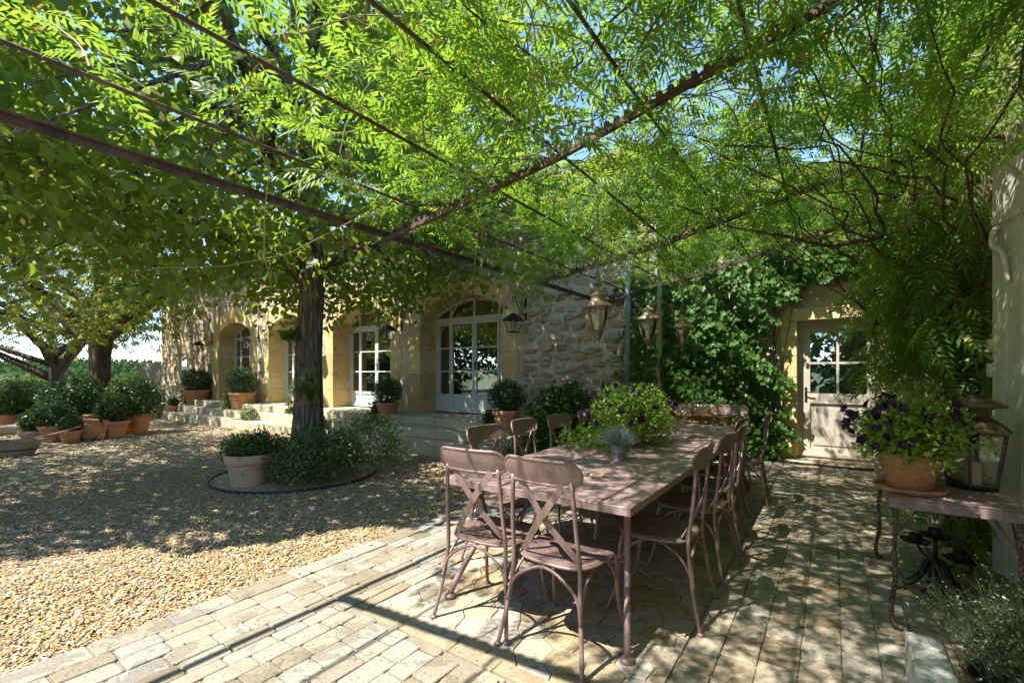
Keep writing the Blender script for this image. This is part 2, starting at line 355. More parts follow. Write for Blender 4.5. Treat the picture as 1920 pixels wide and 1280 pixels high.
# leaf templates: x across, y towards the tip, z up
def fan(outline, ctr):
    v = np.array(outline + [ctr], float); n = len(outline)
    return v, np.array([(i, (i + 1) % n, n) for i in range(n)])
T_LINDEN = fan([(0, .10, 0), (.26, -.02, .03), (.47, .22, .08), (.40, .58, .05), (0, 1.05, -.12), (-.40, .58, .05), (-.47, .22, .08), (-.26, -.02, .03)], (0, .5, -.02))
T_IVY = fan([(0, 0, 0), (.34, -.12, .02), (.52, .12, -.03), (.36, .34, .05), (.52, .62, -.03), (.20, .66, .05), (0, 1.05, -.08), (-.20, .66, .05), (-.52, .62, -.03), (-.36, .34, .05), (-.52, .12, -.03), (-.34, -.12, .02)], (0, .38, -.03))
T_LEAF = fan([(0, 0, 0), (.27, .42, .07), (0, 1, -.06), (-.27, .42, .07)], (0, .5, 0))
T_DIA = (A((0, 0, 0), (.28, .5, .06), (0, 1, 0), (-.28, .5, .06)), np.array([(0, 1, 2), (0, 2, 3)]))
T_BLADE = (A((-.018, 0, 0), (.018, 0, 0), (0, 1, .0)), np.array([(0, 1, 2)]))
def compound(pairs=6, ll=.27, lw=.082, droop=.25):
    Vs, Fs, o = [], [], 0
    def put(T, p, ang, s, tilt):
        nonlocal o
        v = T[0] * s; c, si = math.cos(ang), math.sin(ang)
        q = np.stack([v[:, 0] * c + v[:, 1] * si, -v[:, 0] * si + v[:, 1] * c, v[:, 2] - tilt * np.hypot(v[:, 0], v[:, 1])], 1) + p
        Vs.append(q); Fs.append(T[1] + o); o += len(v)
    leaflet = fan([(0, 0, 0), (lw / ll * .5, .38, .05), (0, 1, -.10), (-lw / ll * .5, .38, .05)], (0, .5, -.01))
    for i in range(pairs):
        t_ = .22 + .70 * i / (pairs - 1); p = A(0, t_, -droop * t_ * t_); s = ll * (1.0 - .25 * abs(t_ - .55))
        for sg in (-1, 1): put(leaflet, p, sg * R(62 - 22 * t_), s, .30)
    put(leaflet, A(0, .95, -droop * .9), 0, ll * 1.05, .35)
    k = 4; ys = np.linspace(0, .95, k)
    rv = np.concatenate([np.stack([np.full(k, .006), ys, -droop * ys ** 2], 1), np.stack([np.full(k, -.006), ys, -droop * ys ** 2], 1)])
    rf = np.array([(i, i + 1, k + i + 1) for i in range(k - 1)] + [(i, k + i + 1, k + i) for i in range(k - 1)])
    Vs.append(rv); Fs.append(rf + o)
    return np.concatenate(Vs), np.concatenate(Fs)
T_WIST = compound(6); T_WIST2 = compound(6, .28, .09, .40)
def palmate():
    Vs, Fs, o = [], [], 0
    L = fan([(0, 0, 0), (.15, .62, .03), (0, 1, -.12), (-.15, .62, .03)], (0, .5, -.03))
    for a, s in ((-100, .55), (-60, .8), (-25, 1), (15, 1), (50, .85), (95, .6)):
        c, si = math.cos(R(a)), math.sin(R(a)); v = L[0] * s
        Vs.append(np.stack([v[:, 0] * c + v[:, 1] * si, -v[:, 0] * si + v[:, 1] * c, v[:, 2] - .22 * v[:, 1]], 1)); Fs.append(L[1] + o); o += len(v)
    return np.concatenate(Vs), np.concatenate(Fs)
T_PALM = palmate()
def star():
    v = [(0, -.35, -.3)]; n = 10
    for i in range(n):
        a = 2 * math.pi * i / n; r = .5 if i % 2 == 0 else .30; v.append((r * math.cos(a), r * math.sin(a) - .0, .06))
    return A(*v), np.array([(0, 1 + i, 1 + (i + 1) % n) for i in range(n)])
T_STAR = star()

def ball_points(n, c, rad, shell=(.78, 1.03), lump=.12, flat=-1.0, k=5):
    d = nrm(rng.normal(size=(n, 3))); d = d[d[:, 2] > flat]
    ph = rng.uniform(0, 6.28, (k, 3)); fr = rng.uniform(1.5, 3.5, (k, 3))
    l = sum(np.sin(d @ np.diag(fr[i]) @ np.ones((3, 1)) + ph[i, 0])[:, 0] * np.cos(d[:, i % 3] * fr[i, 1] * 2 + ph[i, 1]) for i in range(k)) / k
    r = rng.uniform(*shell, len(d)) * (1 + lump * 2 * l)
    return np.array(c) + d * r[:, None] * np.array(rad), d
def leaf_ball(name, c, rad, n, size, T, mat, parent, shell=(.72, 1.04), lump=.12, flat=-1.0, droop=.2, core=.80):
    P, d = ball_points(n, c, rad, shell, lump, flat)
    D = d * .6 + rng.normal(size=d.shape) * .7 + A(0, 0, -droop); N = d + rng.normal(size=d.shape) * .45 + A(0, 0, .35)
    parts = [scatter(T, P, D, N, size * rng.uniform(.65, 1.2, len(P)))]
    if core:
        n2 = 260; Pc, dc = ball_points(n2, c, np.array(rad) * core, (.8, 1.0), lump, flat)      # big inner leaves close the bush
        parts.append(scatter(T, Pc, np.cross(dc, rng.normal(size=dc.shape)), dc, size * 2.6))
    V, F = merge(parts)
    return np_mesh(name, V, F, mat, parent)

# ================================================================== THE SETTING
# ---- terrain
def sstep(a, b, x): t_ = np.clip((x - a) / (b - a), 0, 1); return t_ * t_ * (3 - 2 * t_)
def terrain(x, y):
    z = -0.06 - 7.5 * sstep(1.2, 34, -x - 25.3)
    r = np.hypot(x, y)
    z = z + (9 + 5 * np.sin(y / 90.)) * sstep(260, 620, r) * (x < -30) + 30 * sstep(700, 2200, r)
    return z
rings = np.concatenate([[0.5], np.arange(4, 70, 4), np.geomspace(75, 6000, 40)]); ns = 96
aa = np.linspace(0, 2 * math.pi, ns, endpoint=False)
gx = (rings[:, None] * np.cos(aa)[None] - 8).ravel(); gy = (rings[:, None] * np.sin(aa)[None] + 2).ravel()
gv = np.stack([gx, gy, terrain(gx, gy)], 1); ni = len(rings)
gf = np.array([(i * ns + j, i * ns + (j + 1) % ns, (i + 1) * ns + (j + 1) % ns, (i + 1) * ns + j) for i in range(ni - 1) for j in range(ns)])
gf = np.concatenate([gf, np.array([[0, ns // 3, 2 * ns // 3, ns - 1]])])[:, ::-1]
tag(np_mesh('ground', gv, gf[:, ::-1], 'far_ground', smooth=True), kind='structure')
# vineyard below the parapet and its track
def sheet(name, x0, x1, y0, y1, dz, mat, nx=14, ny=14):
    X, Y = np.meshgrid(np.linspace(x0, x1, nx), np.linspace(y0, y1, ny), indexing='ij')
    V = np.stack([X.ravel(), Y.ravel(), terrain(X, Y).ravel() + dz], 1)
    F = np.array([(i * ny + j, (i + 1) * ny + j, (i + 1) * ny + j + 1, i * ny + j + 1) for i in range(nx - 1) for j in range(ny - 1)])
    return tag(np_mesh(name, V, F, mat), kind='structure')
sheet('field', -215, -90, -30, 150, 0.05, 'vineyard')
sheet('track', -222, -215, -60, 170, 0.06, 'track')
rows = []
for k in range(46):                                             # vine rows
    x = -212 + k * 2.6; n = 150
    P = np.stack([x + rng.normal(0, .25, n), rng.uniform(-25, 145, n), np.zeros(n)], 1); P[:, 2] = terrain(P[:, 0], P[:, 1]) + rng.uniform(.2, 1.0, n)
    rows.append(scatter(T_LEAF, P, rng.normal(size=(n, 3)), rng.normal(size=(n, 3)) + A(0, 0, 1), 1.1))
V, F = merge(rows); tag(np_mesh('vine_rows', V, F, 'far_leaf'), 'rows of green vines in the field beyond the parapet', 'vines', kind='stuff')

# ---- gravel yard: bed and pebbles
PAVE_X = -3.16
gb = MB(); gb.add([(-25, -9, -.012), (PAVE_X, -9, -.012), (PAVE_X, 9, -.012), (-25, 9, -.012)], [(0, 1, 2, 3)])
tag(gb.build('gravel_yard', 'gravel_bed'), kind='structure')
def pebbles(n, fmin, fmax, size, res):
    # spread over the yard within a distance band of the terrace edge
    if res:
        bm = bmesh.new(); bmesh.ops.create_icosphere(bm, subdivisions=1, radius=1)
    else:
        bm = bmesh.new(); bmesh.ops.create_icosphere(bm, subdivisions=1, radius=1); bm.free(); bm = None
    if bm: tv = np.array([v.co[:] for v in bm.verts]); tf = np.array([[v.index for v in f.verts] for f in bm.faces]); bm.free()
    else:
        tv = A((1, 0, 0), (0, 1, 0), (-1, 0, 0), (0, -1, 0), (0, 0, 1), (.7, .7, -.4), (-.7, -.7, -.4)); tf = np.array([(0, 1, 4), (1, 2, 4), (2, 3, 4), (3, 0, 4)])
    ang = rng.uniform(R(10), R(100), n * 2); rr = np.sqrt(rng.uniform(fmin ** 2, fmax ** 2, n * 2))
    x = -rr * np.sin(ang); y = rr * np.cos(ang)
    ok = (x < PAVE_X - .012) & (x > -24.5) & (y < 5.7) & (np.hypot(x + 6.1, y - 3.75) > .95); x, y = x[ok][:n], y[ok][:n]; m = len(x)
    P = np.stack([x, y, rng.uniform(-.008, .004, m)], 1)
    a = rng.uniform(0, 6.28, m); D = np.stack([np.cos(a), np.sin(a), rng.normal(0, .25, m)], 1); N = np.stack([rng.normal(0, .3, m), rng.normal(0, .3, m), np.ones(m)], 1)
    sh = np.stack([rng.uniform(.55, .85, m), rng.uniform(.9, 1.5, m), rng.uniform(.35, .6, m)], 1) * (size * rng.lognormal(0, .28, m))[:, None]
    D = nrm(D); N = nrm(N - (N * D).sum(1, keepdims=True) * D); X = np.cross(D, N)
    V = P[:, None] + tv[None, :, 0:1] * (X * sh[:, 0:1])[:, None] + tv[None, :, 1:2] * (D * sh[:, 1:2])[:, None] + tv[None, :, 2:3] * (N * sh[:, 2:3])[:, None]
    F = tf[None] + (np.arange(m) * len(tv))[:, None, None]
    return V.reshape(-1, 3), F.reshape(-1, 3)
V, F = pebbles(11000, 2.6, 4.6, .0095, True)
V2, F2 = pebbles(80000, 3.0, 8.5, .0108, False)
V3, F3 = pebbles(26000, 8.0, 17, .017, False)
V4, F4 = pebbles(9000, 2.6, 6.5, .0085, True); c4 = V4.reshape(-1, 12, 3).mean(1); d4 = c4[:, 0] - PAVE_X      # stray pebbles kicked onto the kerb
k4 = rng.random(len(c4)) < .035 * np.exp(-np.abs(d4) / .25); Q4 = V4.reshape(-1, 12, 3)[k4].copy(); Q4[:, :, 0] += (-2 * (Q4.mean(1)[:, 0] - PAVE_X))[:, None]; Q4[:, :, 2] += .012
V4 = Q4.reshape(-1, 3); F4 = (F4.reshape(-1, 20, 3)[0][None] + (np.arange(len(Q4)) * 12)[:, None, None]).reshape(-1, 3)
V, F = merge([(V, F), (V2, F2), (V3, F3), (V4, F4)])
tag(np_mesh('gravel_pebbles', V, F, 'pebble', smooth=True), 'loose ochre, white and grey pebbles covering the yard', 'gravel', kind='stuff')
# fallen bracts and leaves on the gravel
n = 1500; P = np.stack([rng.uniform(-12, -3.3, n), rng.uniform(1.2, 5.6, n), rng.uniform(.006, .02, n)], 1); P[:170] = np.stack([rng.uniform(-3.1, 1.0, 170), rng.uniform(1.0, 8, 170), rng.uniform(.014, .02, 170)], 1)
V, F = scatter(T_DIA, P, np.stack([rng.normal(size=n), rng.normal(size=n), rng.normal(0, .15, n)], 1), np.tile(A(0, 0, 1), (n, 1)) + rng.normal(0, .3, (n, 3)), rng.uniform(.02, .05, n))
tag(np_mesh('fallen_leaves', V, F, 'dry_bract'), 'dry yellow leaves and bracts fallen on the gravel', 'leaf litter', kind='stuff')

# ---- terrace paving
pb = MB(); pb.add([(PAVE_X, -4, -.003), (1.15, -4, -.003), (1.15, 8.8, -.003), (PAVE_X, 8.8, -.003)], [(0, 1, 2, 3)])
bed = tag(pb.build('terrace_bed', 'mortar'), kind='structure')
# three laid surfaces
terrace = tag(obj('terrace_paving', None), kind='structure')
walk = tag(obj('walkway_paving', None), kind='structure')
inlay = tag(obj('flagstone_inlay', None), kind='structure')
def slab(name, poly, parent, mat, top=.008, bot=-.009, ch=.004):
    """one paving piece: polygon with chamfered, slightly uneven rim"""
    c = sum((Vector((*p, 0)) for p in poly), Vector()) / len(poly); n = len(poly)
    tz = top + random.uniform(-.003, .003); tx, ty = random.uniform(-.008, .008), random.uniform(-.008, .008)
    def P(p, inset, z):
        d = Vector((p[0] - c.x, p[1] - c.y)); L = d.length; d = d * ((L - inset * 1.3) / L)
        return (d.x, d.y, z + (d.x * tx + d.y * ty if z > 0 else 0))
    vs = [P(p, 0, bot) for p in poly] + [P(p, 0, tz - ch) for p in poly] + [P(p, ch, tz) for p in poly]
    fs = [tuple(range(2 * n, 3 * n))]
    for j in (0, 1): fs += [(j * n + i, j * n + (i + 1) % n, (j + 1) * n + (i + 1) % n, (j + 1) * n + i) for i in range(n)]
    me = bpy.data.meshes.new(name); me.from_pydata(vs, [], fs); me.materials.append(MAT[mat])
    return obj(name, me, parent, (c.x, c.y, 0))
def jit(p, s=.004): return (p[0] + random.uniform(-s, s), p[1] + random.uniform(-s, s))
gy_ = .004
def chip(x0, x1, y0, y1):
    c = lambda: random.uniform(.004, .018)
    return [jit(p, .0025) for p in ((x0 + c(), y0), (x1 - c(), y0), (x1, y0 + c()), (x1, y1 - c()), (x1 - c(), y1), (x0 + c(), y1), (x0, y1 - c()), (x0, y0 + c()))]
def rect_rows(x0, x1, y0, y1, w, lmin, lmax, parent, mat, gap=.004, skip=None, limit=None):
    made = []; x = x0
    while x < x1 - .03:
        ww = min(w * random.uniform(.94, 1.06), x1 - x); ww = ww if x1 - (x + ww) > .05 else x1 - x
        y = y0 - random.uniform(0, lmax)
        while y < y1:
            l = random.uniform(lmin, lmax); a, b = max(y, y0), min(y + l, y1)
            if b - a > .05:
                g = gap / 2; cx, cy = x + ww / 2, (a + b) / 2
                if not (skip and skip(cx, cy)):
                    made.append(chip(x + g, x + ww - g, a + gy_, b - gy_))
            y += l
        x += ww
    return made
def lay(polys, parent, mat, name, limit=295):
    def key(p):                                                   # nearest pieces as single parts, the rest joined
        cx = sum(q[0] for q in p) / len(p); cy = sum(q[1] for q in p) / len(p)
        f = -cx * .5677 + cy * .8232; return f if f > 1.7 else 100 - f
    polys = sorted(polys, key=key)
    for p in polys[:limit]: slab(name, p, parent, mat)
    if len(polys) > limit:
        m = MB()
        for p in polys[limit:]:
            n = len(p); c = (sum(q[0] for q in p) / n, sum(q[1] for q in p) / n)
            ins = [(c[0] + (q[0] - c[0]) * .95, c[1] + (q[1] - c[1]) * .95) for q in p]
            m.add([(*q, -.009) for q in p] + [(*q, .004) for q in p] + [(*q, .008) for q in ins], [tuple(range(2 * n, 3 * n))] + [(j * n + i, j * n + (i + 1) % n, (j + 1) * n + (i + 1) % n, (j + 1) * n + i) for j in (0, 1) for i in range(n)])
        o = m.build(name + '_far', mat, parent); o['kind'] = 'stuff'
INX0, INX1, INY0, INY1 = -2.27, -.62, 1.83, 6.75
kerb = rect_rows(PAVE_X, PAVE_X + .17, -1.2, 8.3, .17, .32, .46, terrace, 'paver')
left = rect_rows(PAVE_X + .175, INX0 - .10, -.6, 7.0, .128, .16, .26, terrace, 'paver')
front = rect_rows(INX0 - .10, INX1 + .005, -.6, INY0 - .10, .128, .15, .25, terrace, 'paver')
lay(kerb + left + front, terrace, 'paver', 'paver')
right = rect_rows(INX1 + .01, 1.12, .6, 8.36, .160, .15, .27, walk, 'paver_warm')
backp = rect_rows(INX0 - .10, INX1, INY1 + .02, 8.36, .2, .25, .4, walk, 'paver_warm')
lay(right + backp, walk, 'paver_warm', 'paver')
# border strip of narrow tiles round the inlay
strip = rect_rows(INX0 - .095, INX0 - .005, INY0 - .09, INY1, .09, .26, .42, inlay, 'paver_warm')
y = INX0
fr_ = []
while y < INX1 - .05:
    l = random.uniform(.26, .40); b = min(y + l, INX1); fr_.append([jit((y + .003, INY0 - .09), .003), jit((b - .003, INY0 - .09), .003), jit((b - .003, INY0 - .005), .003), jit((y + .003, INY0 - .005), .003)]); y = b
# irregular six-sided flags: jittered honeycomb
hexes = []; s = .108; hw = s * math.sqrt(3); row = 0; corner = {}
def cj(x, y):
    k = (round(x / .02), round(y / .02))
    if k not in corner:
        corner[k] = (min(max(x + random.uniform(-.022, .022), INX0), INX1), min(max(y + random.uniform(-.022, .022), INY0), INY1))
    return corner[k]
yy = INY0
while yy < INY1 + s:
    xx = INX0 + (hw / 2 if row % 2 else 0)
    while xx < INX1 + hw / 2:
        pts = [cj(xx + s * math.sin(R(60 * k)), yy + s * math.cos(R(60 * k))) for k in range(6)][::-1]
        c = (sum(p[0] for p in pts) / 6, sum(p[1] for p in pts) / 6)
        q = []
        for p in pts:
            d = math.hypot(p[0] - c[0], p[1] - c[1])
            if d > 1e-3: q.append((p[0] + (c[0] - p[0]) * .003 / d, p[1] + (c[1] - p[1]) * .003 / d))
        ar = .5 * abs(sum(q[i][0] * q[(i + 1) % len(q)][1] - q[(i + 1) % len(q)][0] * q[i][1] for i in range(len(q))))
        if ar > .004: hexes.append(q)
        xx += hw
    yy += s * 1.5; row += 1
lay(hexes, inlay, 'flag', 'flagstone', 270)
for p in strip + fr_: slab('border_tile', p, inlay, 'paver_warm')

# ================================================================== THE HOUSE
FY = 7.10; EAVE = 4.7; HX0, HX1 = -21.4, -2.2; WY = 8.78
OPEN = [(-7.30, -5.10), (-10.40, -8.24), (-13.50, -11.36), (-16.63, -14.50)]
SPR, RISE, FLOOR = 2.68, .33, .54
house = thing('stone_house', 'long pale stone farmhouse with four arched glazed doors along its facade', 'house', (-11.8, FY, 0))
hl = lambda x, y, z: (x + 11.8, y - FY, z)
HO = Vector((11.8, -FY, 0))
class HB(MB):
    def build(s, *a, **k):
        s.v = [tuple(Vector(p) + HO) for p in s.v]; return MB.build(s, *a, **k)
def arch_z(x, a, b, off=0.0):
    """height of a segmental arch over opening a..b"""
    hwid = (b - a) / 2; rad = (hwid ** 2 + RISE ** 2) / (2 * RISE); zc = SPR + RISE - rad; u = x - (a + b) / 2
    return zc + math.sqrt(max((rad + off) ** 2 - u * u, 0))
w = HB()
def wallq(x0, x1, z0a, z0b, z1):
    w.add([(x0, FY, z0a), (x1, FY, z0b), (x1, FY, z1), (x0, FY, z1)], [(0, 1, 2, 3)])
edges = [HX0] + [e for a, b in sorted(OPEN) for e in (a, b)] + [HX1]
for i in range(0, len(edges), 2): wallq(edges[i], edges[i + 1], -.05, -.05, EAVE)
for a, b in OPEN:
    wallq(a, b, -.05, -.05, FLOOR - .02)
    for k in range(12):
        x0 = a + (b - a) * k / 12; x1 = a + (b - a) * (k + 1) / 12; wallq(x0, x1, arch_z(x0, a, b), arch_z(x1, a, b), EAVE)
w.add([(HX0, FY, -.05), (HX0, 16, -.05), (HX0, 16, EAVE), (HX0, FY, EAVE)], [(0, 1, 2, 3)])
w.add([(HX0, 16, -.05), (HX1, 16, -.05), (HX1, 16, EAVE), (HX0, 16, EAVE)], [(0, 1, 2, 3)])
w.add([(HX1, FY, -.05), (HX1, 16, -.05), (HX1, 16, EAVE), (HX1, FY, EAVE)], [(0, 1, 2, 3)])
w.build('wall', 'plaster', house)
# roof with rows of canal tiles over the eave
rf = HB(); rf.add([(HX0 - .3, FY - .35, EAVE), (HX1 + .1, FY - .35, EAVE), (HX1 + .1, 11.6, EAVE + 1.1), (HX0 - .3, 11.6, EAVE + 1.1), (HX1 + .1, 16.3, EAVE), (HX0 - .3, 16.3, EAVE)], [(0, 1, 2, 3), (3, 2, 4, 5)])
x = HX0 - .2
while x < HX1:
    rf.tube([(x, FY - .42, EAVE + .02), (x, 11.6, EAVE + 1.13)], .085, 7); x += .21
roof = rf.build('roof', 'roof_tile', house, AS)
# interior shell
rm = HB()
for q in ([(HX0 + .3, 9.8, 0), (HX1 - .2, 9.8, 0), (HX1 - .2, 9.8, 4), (HX0 + .3, 9.8, 4)], [(HX0 + .3, 7.72, 3.4), (HX1 - .2, 7.72, 3.4), (HX1 - .2, 11.5, 3.4), (HX0 + .3, 11.5, 3.4)]):
    rm.add(q, [(0, 1, 2, 3)])
for xx in (-10.75 + 3, -10.9, -14.0): rm.box((xx, 9.6, 1.9), (.12, 3.7, 3.0))
rm.build('room', 'room_wall', house)
rm = HB(); rm.add([(HX0 + .3, 7.3, .53), (HX1 - .2, 7.3, .53), (HX1 - .2, 11.5, .53), (HX0 + .3, 11.5, .53)], [(0, 1, 2, 3)]); rm.build('room_floor', 'room_floor', house)
# arched surrounds: jamb blocks and voussoirs, each a block
def block_mesh(vs, fs, name, mat, parent):
    m = HB(); m.add(vs, fs); return m.build(name, mat, parent)
PROUD = FY - .012
for oi, (a, b) in enumerate(OPEN):
    for side, xe in ((-1, a), (1, b)):
        z = FLOOR; k = 0
        while z < SPR - .02:
            h = min(random.uniform(.36, .52), SPR - z); h = SPR - z if SPR - (z + h) < .15 else h
            wd = .36 if k % 2 == 0 else .30
            x0, x1 = (xe - wd, xe + .006) if side < 0 else (xe - .006, xe + wd)
            m = HB(); m.cbox(((x0 + x1) / 2, (PROUD + FY + .55) / 2, z + h / 2), (x1 - x0, FY + .55 - PROUD, h - .004), .006)
            m.build('jamb_block', 'ashlar', house); z += h; k += 1
    nv = 9
    hwid = (b - a) / 2; rad = (hwid ** 2 + RISE ** 2) / (2 * RISE); zc = SPR + RISE - rad; xc = (a + b) / 2; half = math.asin(hwid / rad)
    for k in range(nv):
        t0 = -half + 2 * half * k / nv; t1 = -half + 2 * half * (k + 1) / nv; g = .0012
        vs = []
        for yy_ in (PROUD - .002, FY + .55):
            for tt, rr in ((t0 + g, rad - .006), ((t0 + t1) / 2, rad - .006), (t1 - g, rad - .006), (t1 - g, rad + .40), ((t0 + t1) / 2, rad + .40), (t0 + g, rad + .40)):
                vs.append((xc + rr * math.sin(tt), yy_, zc + rr * math.cos(tt)))
        fs = [(5, 4, 3, 2, 1, 0), (6, 7, 8, 9, 10, 11)] + [(i, (i + 1) % 6, 6 + (i + 1) % 6, 6 + i) for i in range(6)]
        block_mesh(vs, fs, 'voussoir', 'ashlar', house)
# glazed doors: frame, transom, four leaves of three panes and a bottom panel, arched lights
def glazed_door(a, b, oi):
    GY = FY + .52; z0 = FLOOR + .03; ztr = 2.56
    root = None
    fr = HB()
    W = b - a; xs = [a + .0, a + W * .20, a + W * .5, a + W * .80, b]; fw = .055
    fr.box((a + .03, GY, (z0 + SPR + .02) / 2), (.06, .08, SPR + .02 - z0)); fr.box((b - .03, GY, (z0 + SPR + .02) / 2), (.06, .08, SPR + .02 - z0))
    fr.box(((a + b) / 2, GY - .003, ztr), (W - .12, .09, .085)); fr.box(((a + b) / 2, GY - .004, z0 + .02), (W - .12, .10, .04))
    pts = [(a + .01 + (W - .02) * k / 16) for k in range(17)]
    fr.tube([(x, GY, arch_z(x, a, b) - .035) for x in pts], .036, 6)
    for x in xs[1:4]: fr.box((x, GY - .001, (ztr + .0425 + arch_z(x, a, b) - .02) / 2), (.05, .07, arch_z(x, a, b) - .02 - ztr - .0425))
    frame = tag(fr.build('door_frame', 'pale_paint', house), 'pale grey painted frame of an arched glazed door')
    # leaves
    for k in range(4):
        x0, x1 = xs[k] + (.062 if k == 0 else .004), xs[k + 1] - (.062 if k == 3 else .004)
        L = HB(); y = GY - .012 if k in (1, 2) else GY + .004; zt = ztr - .045; zb = z0 + .045
        for x in (x0 + fw / 2, x1 - fw / 2): L.cbox((x, y, (zb + zt) / 2), (fw, .05, zt - zb), .005)
        L.box(((x0 + x1) / 2, y, zb + .035), (x1 - x0 - 2 * fw, .048, .07)); L.box(((x0 + x1) / 2, y, zb + .30), (x1 - x0 - 2 * fw, .048, .06))
        L.box(((x0 + x1) / 2, y, zt - .03), (x1 - x0 - 2 * fw, .048, .06)); L.box(((x0 + x1) / 2, y + .008, zb + .17), (x1 - x0 - 2 * fw + .01, .02, .22))
        zp = [zb + .33, 0, 0, zt - .06]; zp[1] = zp[0] + (zp[3] - zp[0]) / 3; zp[2] = zp[0] + 2 * (zp[3] - zp[0]) / 3
        for zz in zp[1:3]: L.box(((x0 + x1) / 2, y - .002, zz), (x1 - x0 - 2 * fw, .04, .028))
        leaf = L.build('door_leaf', 'pale_paint', house)
        for i in range(3):
            p = HB(); p.box(((x0 + x1) / 2, y + .003, (zp[i] + zp[i + 1]) / 2), (x1 - x0 - 2 * fw + .004, .004, zp[i + 1] - zp[i] - .026)); p.build('pane', 'glass', leaf)
        if k == 2:
            hd = HB(); hd.box((x0 + .027, y - .03, z0 + 1.0), (.03, .012, .18)); hd.tube([(x0 + .027, y - .035, z0 + 1.03), (x0 + .027, y - .07, z0 + 1.03), (x0 + .12, y - .07, z0 + 1.03)], .008, 6); hd.build('door_handle', 'black_iron', leaf)
    for k in range(4):                                    # arched lights
        x0, x1 = xs[k] + .03, xs[k + 1] - .03; poly = [(x0, ztr + .04), (x1, ztr + .04)] + [(x1 + (x0 - x1) * j / 6, arch_z(x1 + (x0 - x1) * j / 6, a, b) - .06) for j in range(7)]
        poly = [(x, max(z, ztr + .041)) for x, z in poly]
        p = HB(); p.prism(poly, GY + .004, GY + .008, 'Y'); p.build('pane', 'glass', frame)
    # curtains inside, gathered at the left jamb
    c = HB(); n = 22; cw = W * .20
    pl = [(a + .06 + cw * i / n, GY + .10 + .02 * math.sin(i * 1.9)) for i in range(n + 1)]
    c.add([(x, y_, z_) for z_ in (z0 + .02, ztr) for x, y_ in pl], [(i, i + 1, n + 2 + i, n + 1 + i) for i in range(n)])
    c.build('curtain', 'curtain', house, True)
for i, (a, b) in enumerate(OPEN): glazed_door(a, b, i)
# rubble stones in the wall
def stone_geo(w_, h_, p_):
    n = 9; vs = []; ph = random.uniform(0, 6.28)
    o = [(math.copysign(abs(math.cos(ph + 6.283 * i / n)) ** .55, math.cos(ph + 6.283 * i / n)) * w_ / 2 * random.uniform(.78, 1.08), math.copysign(abs(math.sin(ph + 6.283 * i / n)) ** .55, math.sin(ph + 6.283 * i / n)) * h_ / 2 * random.uniform(.74, 1.1)) for i in range(n)]
    ca = random.gauss(0, .10); o = [(x * math.cos(ca) - z * math.sin(ca), x * math.sin(ca) + z * math.cos(ca)) for x, z in o]
    vs = [(x, .012, z) for x, z in o] + [(x * .93, -p_ * random.uniform(.45, .85), z * .92) for x, z in o] + [(x * .72, -p_ * random.uniform(.8, 1.15), z * .70) for x, z in o] + [(0, -p_, 0)]
    fs = [(j * n + (i + 1) % n, j * n + i, (j + 1) * n + i, (j + 1) * n + (i + 1) % n) for j in (0, 1) for i in range(n)] + [(2 * n + (i + 1) % n, 2 * n + i, 3 * n) for i in range(n)]
    return vs, fs
def stone_rows(x0, x1, z0, z1, hmin, hmax, wmin, wmax, ok=None):
    out = []; z = z0
    while z < z1:
        h = random.uniform(hmin, hmax); x = x0 + random.uniform(0, .05)
        while x < x1 - .05:
            w_ = min(random.uniform(wmin, wmax), x1 - x); hh = h * random.uniform(.7, 1.15)
            cx, cz = x + w_ / 2, z + h / 2 + random.uniform(-.05, .05)
            if (not ok or ok(cx, cz, w_, hh)) and w_ > .06: out.append((cx, cz, w_ - random.uniform(.01, .05), min(hh, h * 1.08) - random.uniform(.005, .035)))
            x += w_
        z += h
    return out
def clear_surround(x, z, w_, h_):
    for a, b in OPEN:
        if x + w_ / 2 > a - .37 and x - w_ / 2 < b + .37:
            if z - h_ / 2 < SPR: return False
            if z - h_ / 2 < arch_z(min(max(x, a), b), a, b, .44): return False
    return True
near_st = stone_rows(-4.70, -2.25, .0, 3.35, .09, .20, .10, .40, clear_surround)
random.shuffle(near_st)
for k, (cx, cz, w_, h_) in enumerate(near_st[:285]):
    me = bpy.data.meshes.new('stone'); vs, fs = stone_geo(w_, h_, random.uniform(.012, .06)); me.from_pydata(vs, [], fs); me.materials.append(MAT['rubble']); auto_smooth(me, R(26))
    obj('stone', me, house, hl(cx, FY, cz))
far_st = near_st[285:] + stone_rows(-4.70, -2.25, 3.36, 4.6, .12, .2, .15, .36) + [q for q in stone_rows(HX0 + .05, -4.72, .0, 4.55, .11, .2, .14, .36, clear_surround) if random.random() < .62]
m = MB()
for cx, cz, w_, h_ in far_st:
    vs, fs = stone_geo(w_, h_, random.uniform(.01, .028)); m.add([(x + cx, y + FY, z + cz) for x, y, z in vs], fs)
m.v = [tuple(Vector(p) + HO) for p in m.v]; o = m.build('rubble_stones', 'rubble', house); auto_smooth(o.data, R(26)); o['kind'] = 'stuff'
# little side window at the far end
sw = HB(); sw.box((-19.2, FY - .01, 1.45), (.5, .05, 1.1)); sw.build('side_window', 'pale_paint', house); 
p = HB(); p.box((-19.2, FY - .04, 1.45), (.40, .01, 1.0)); p.build('pane', 'glass', house.children[-1])

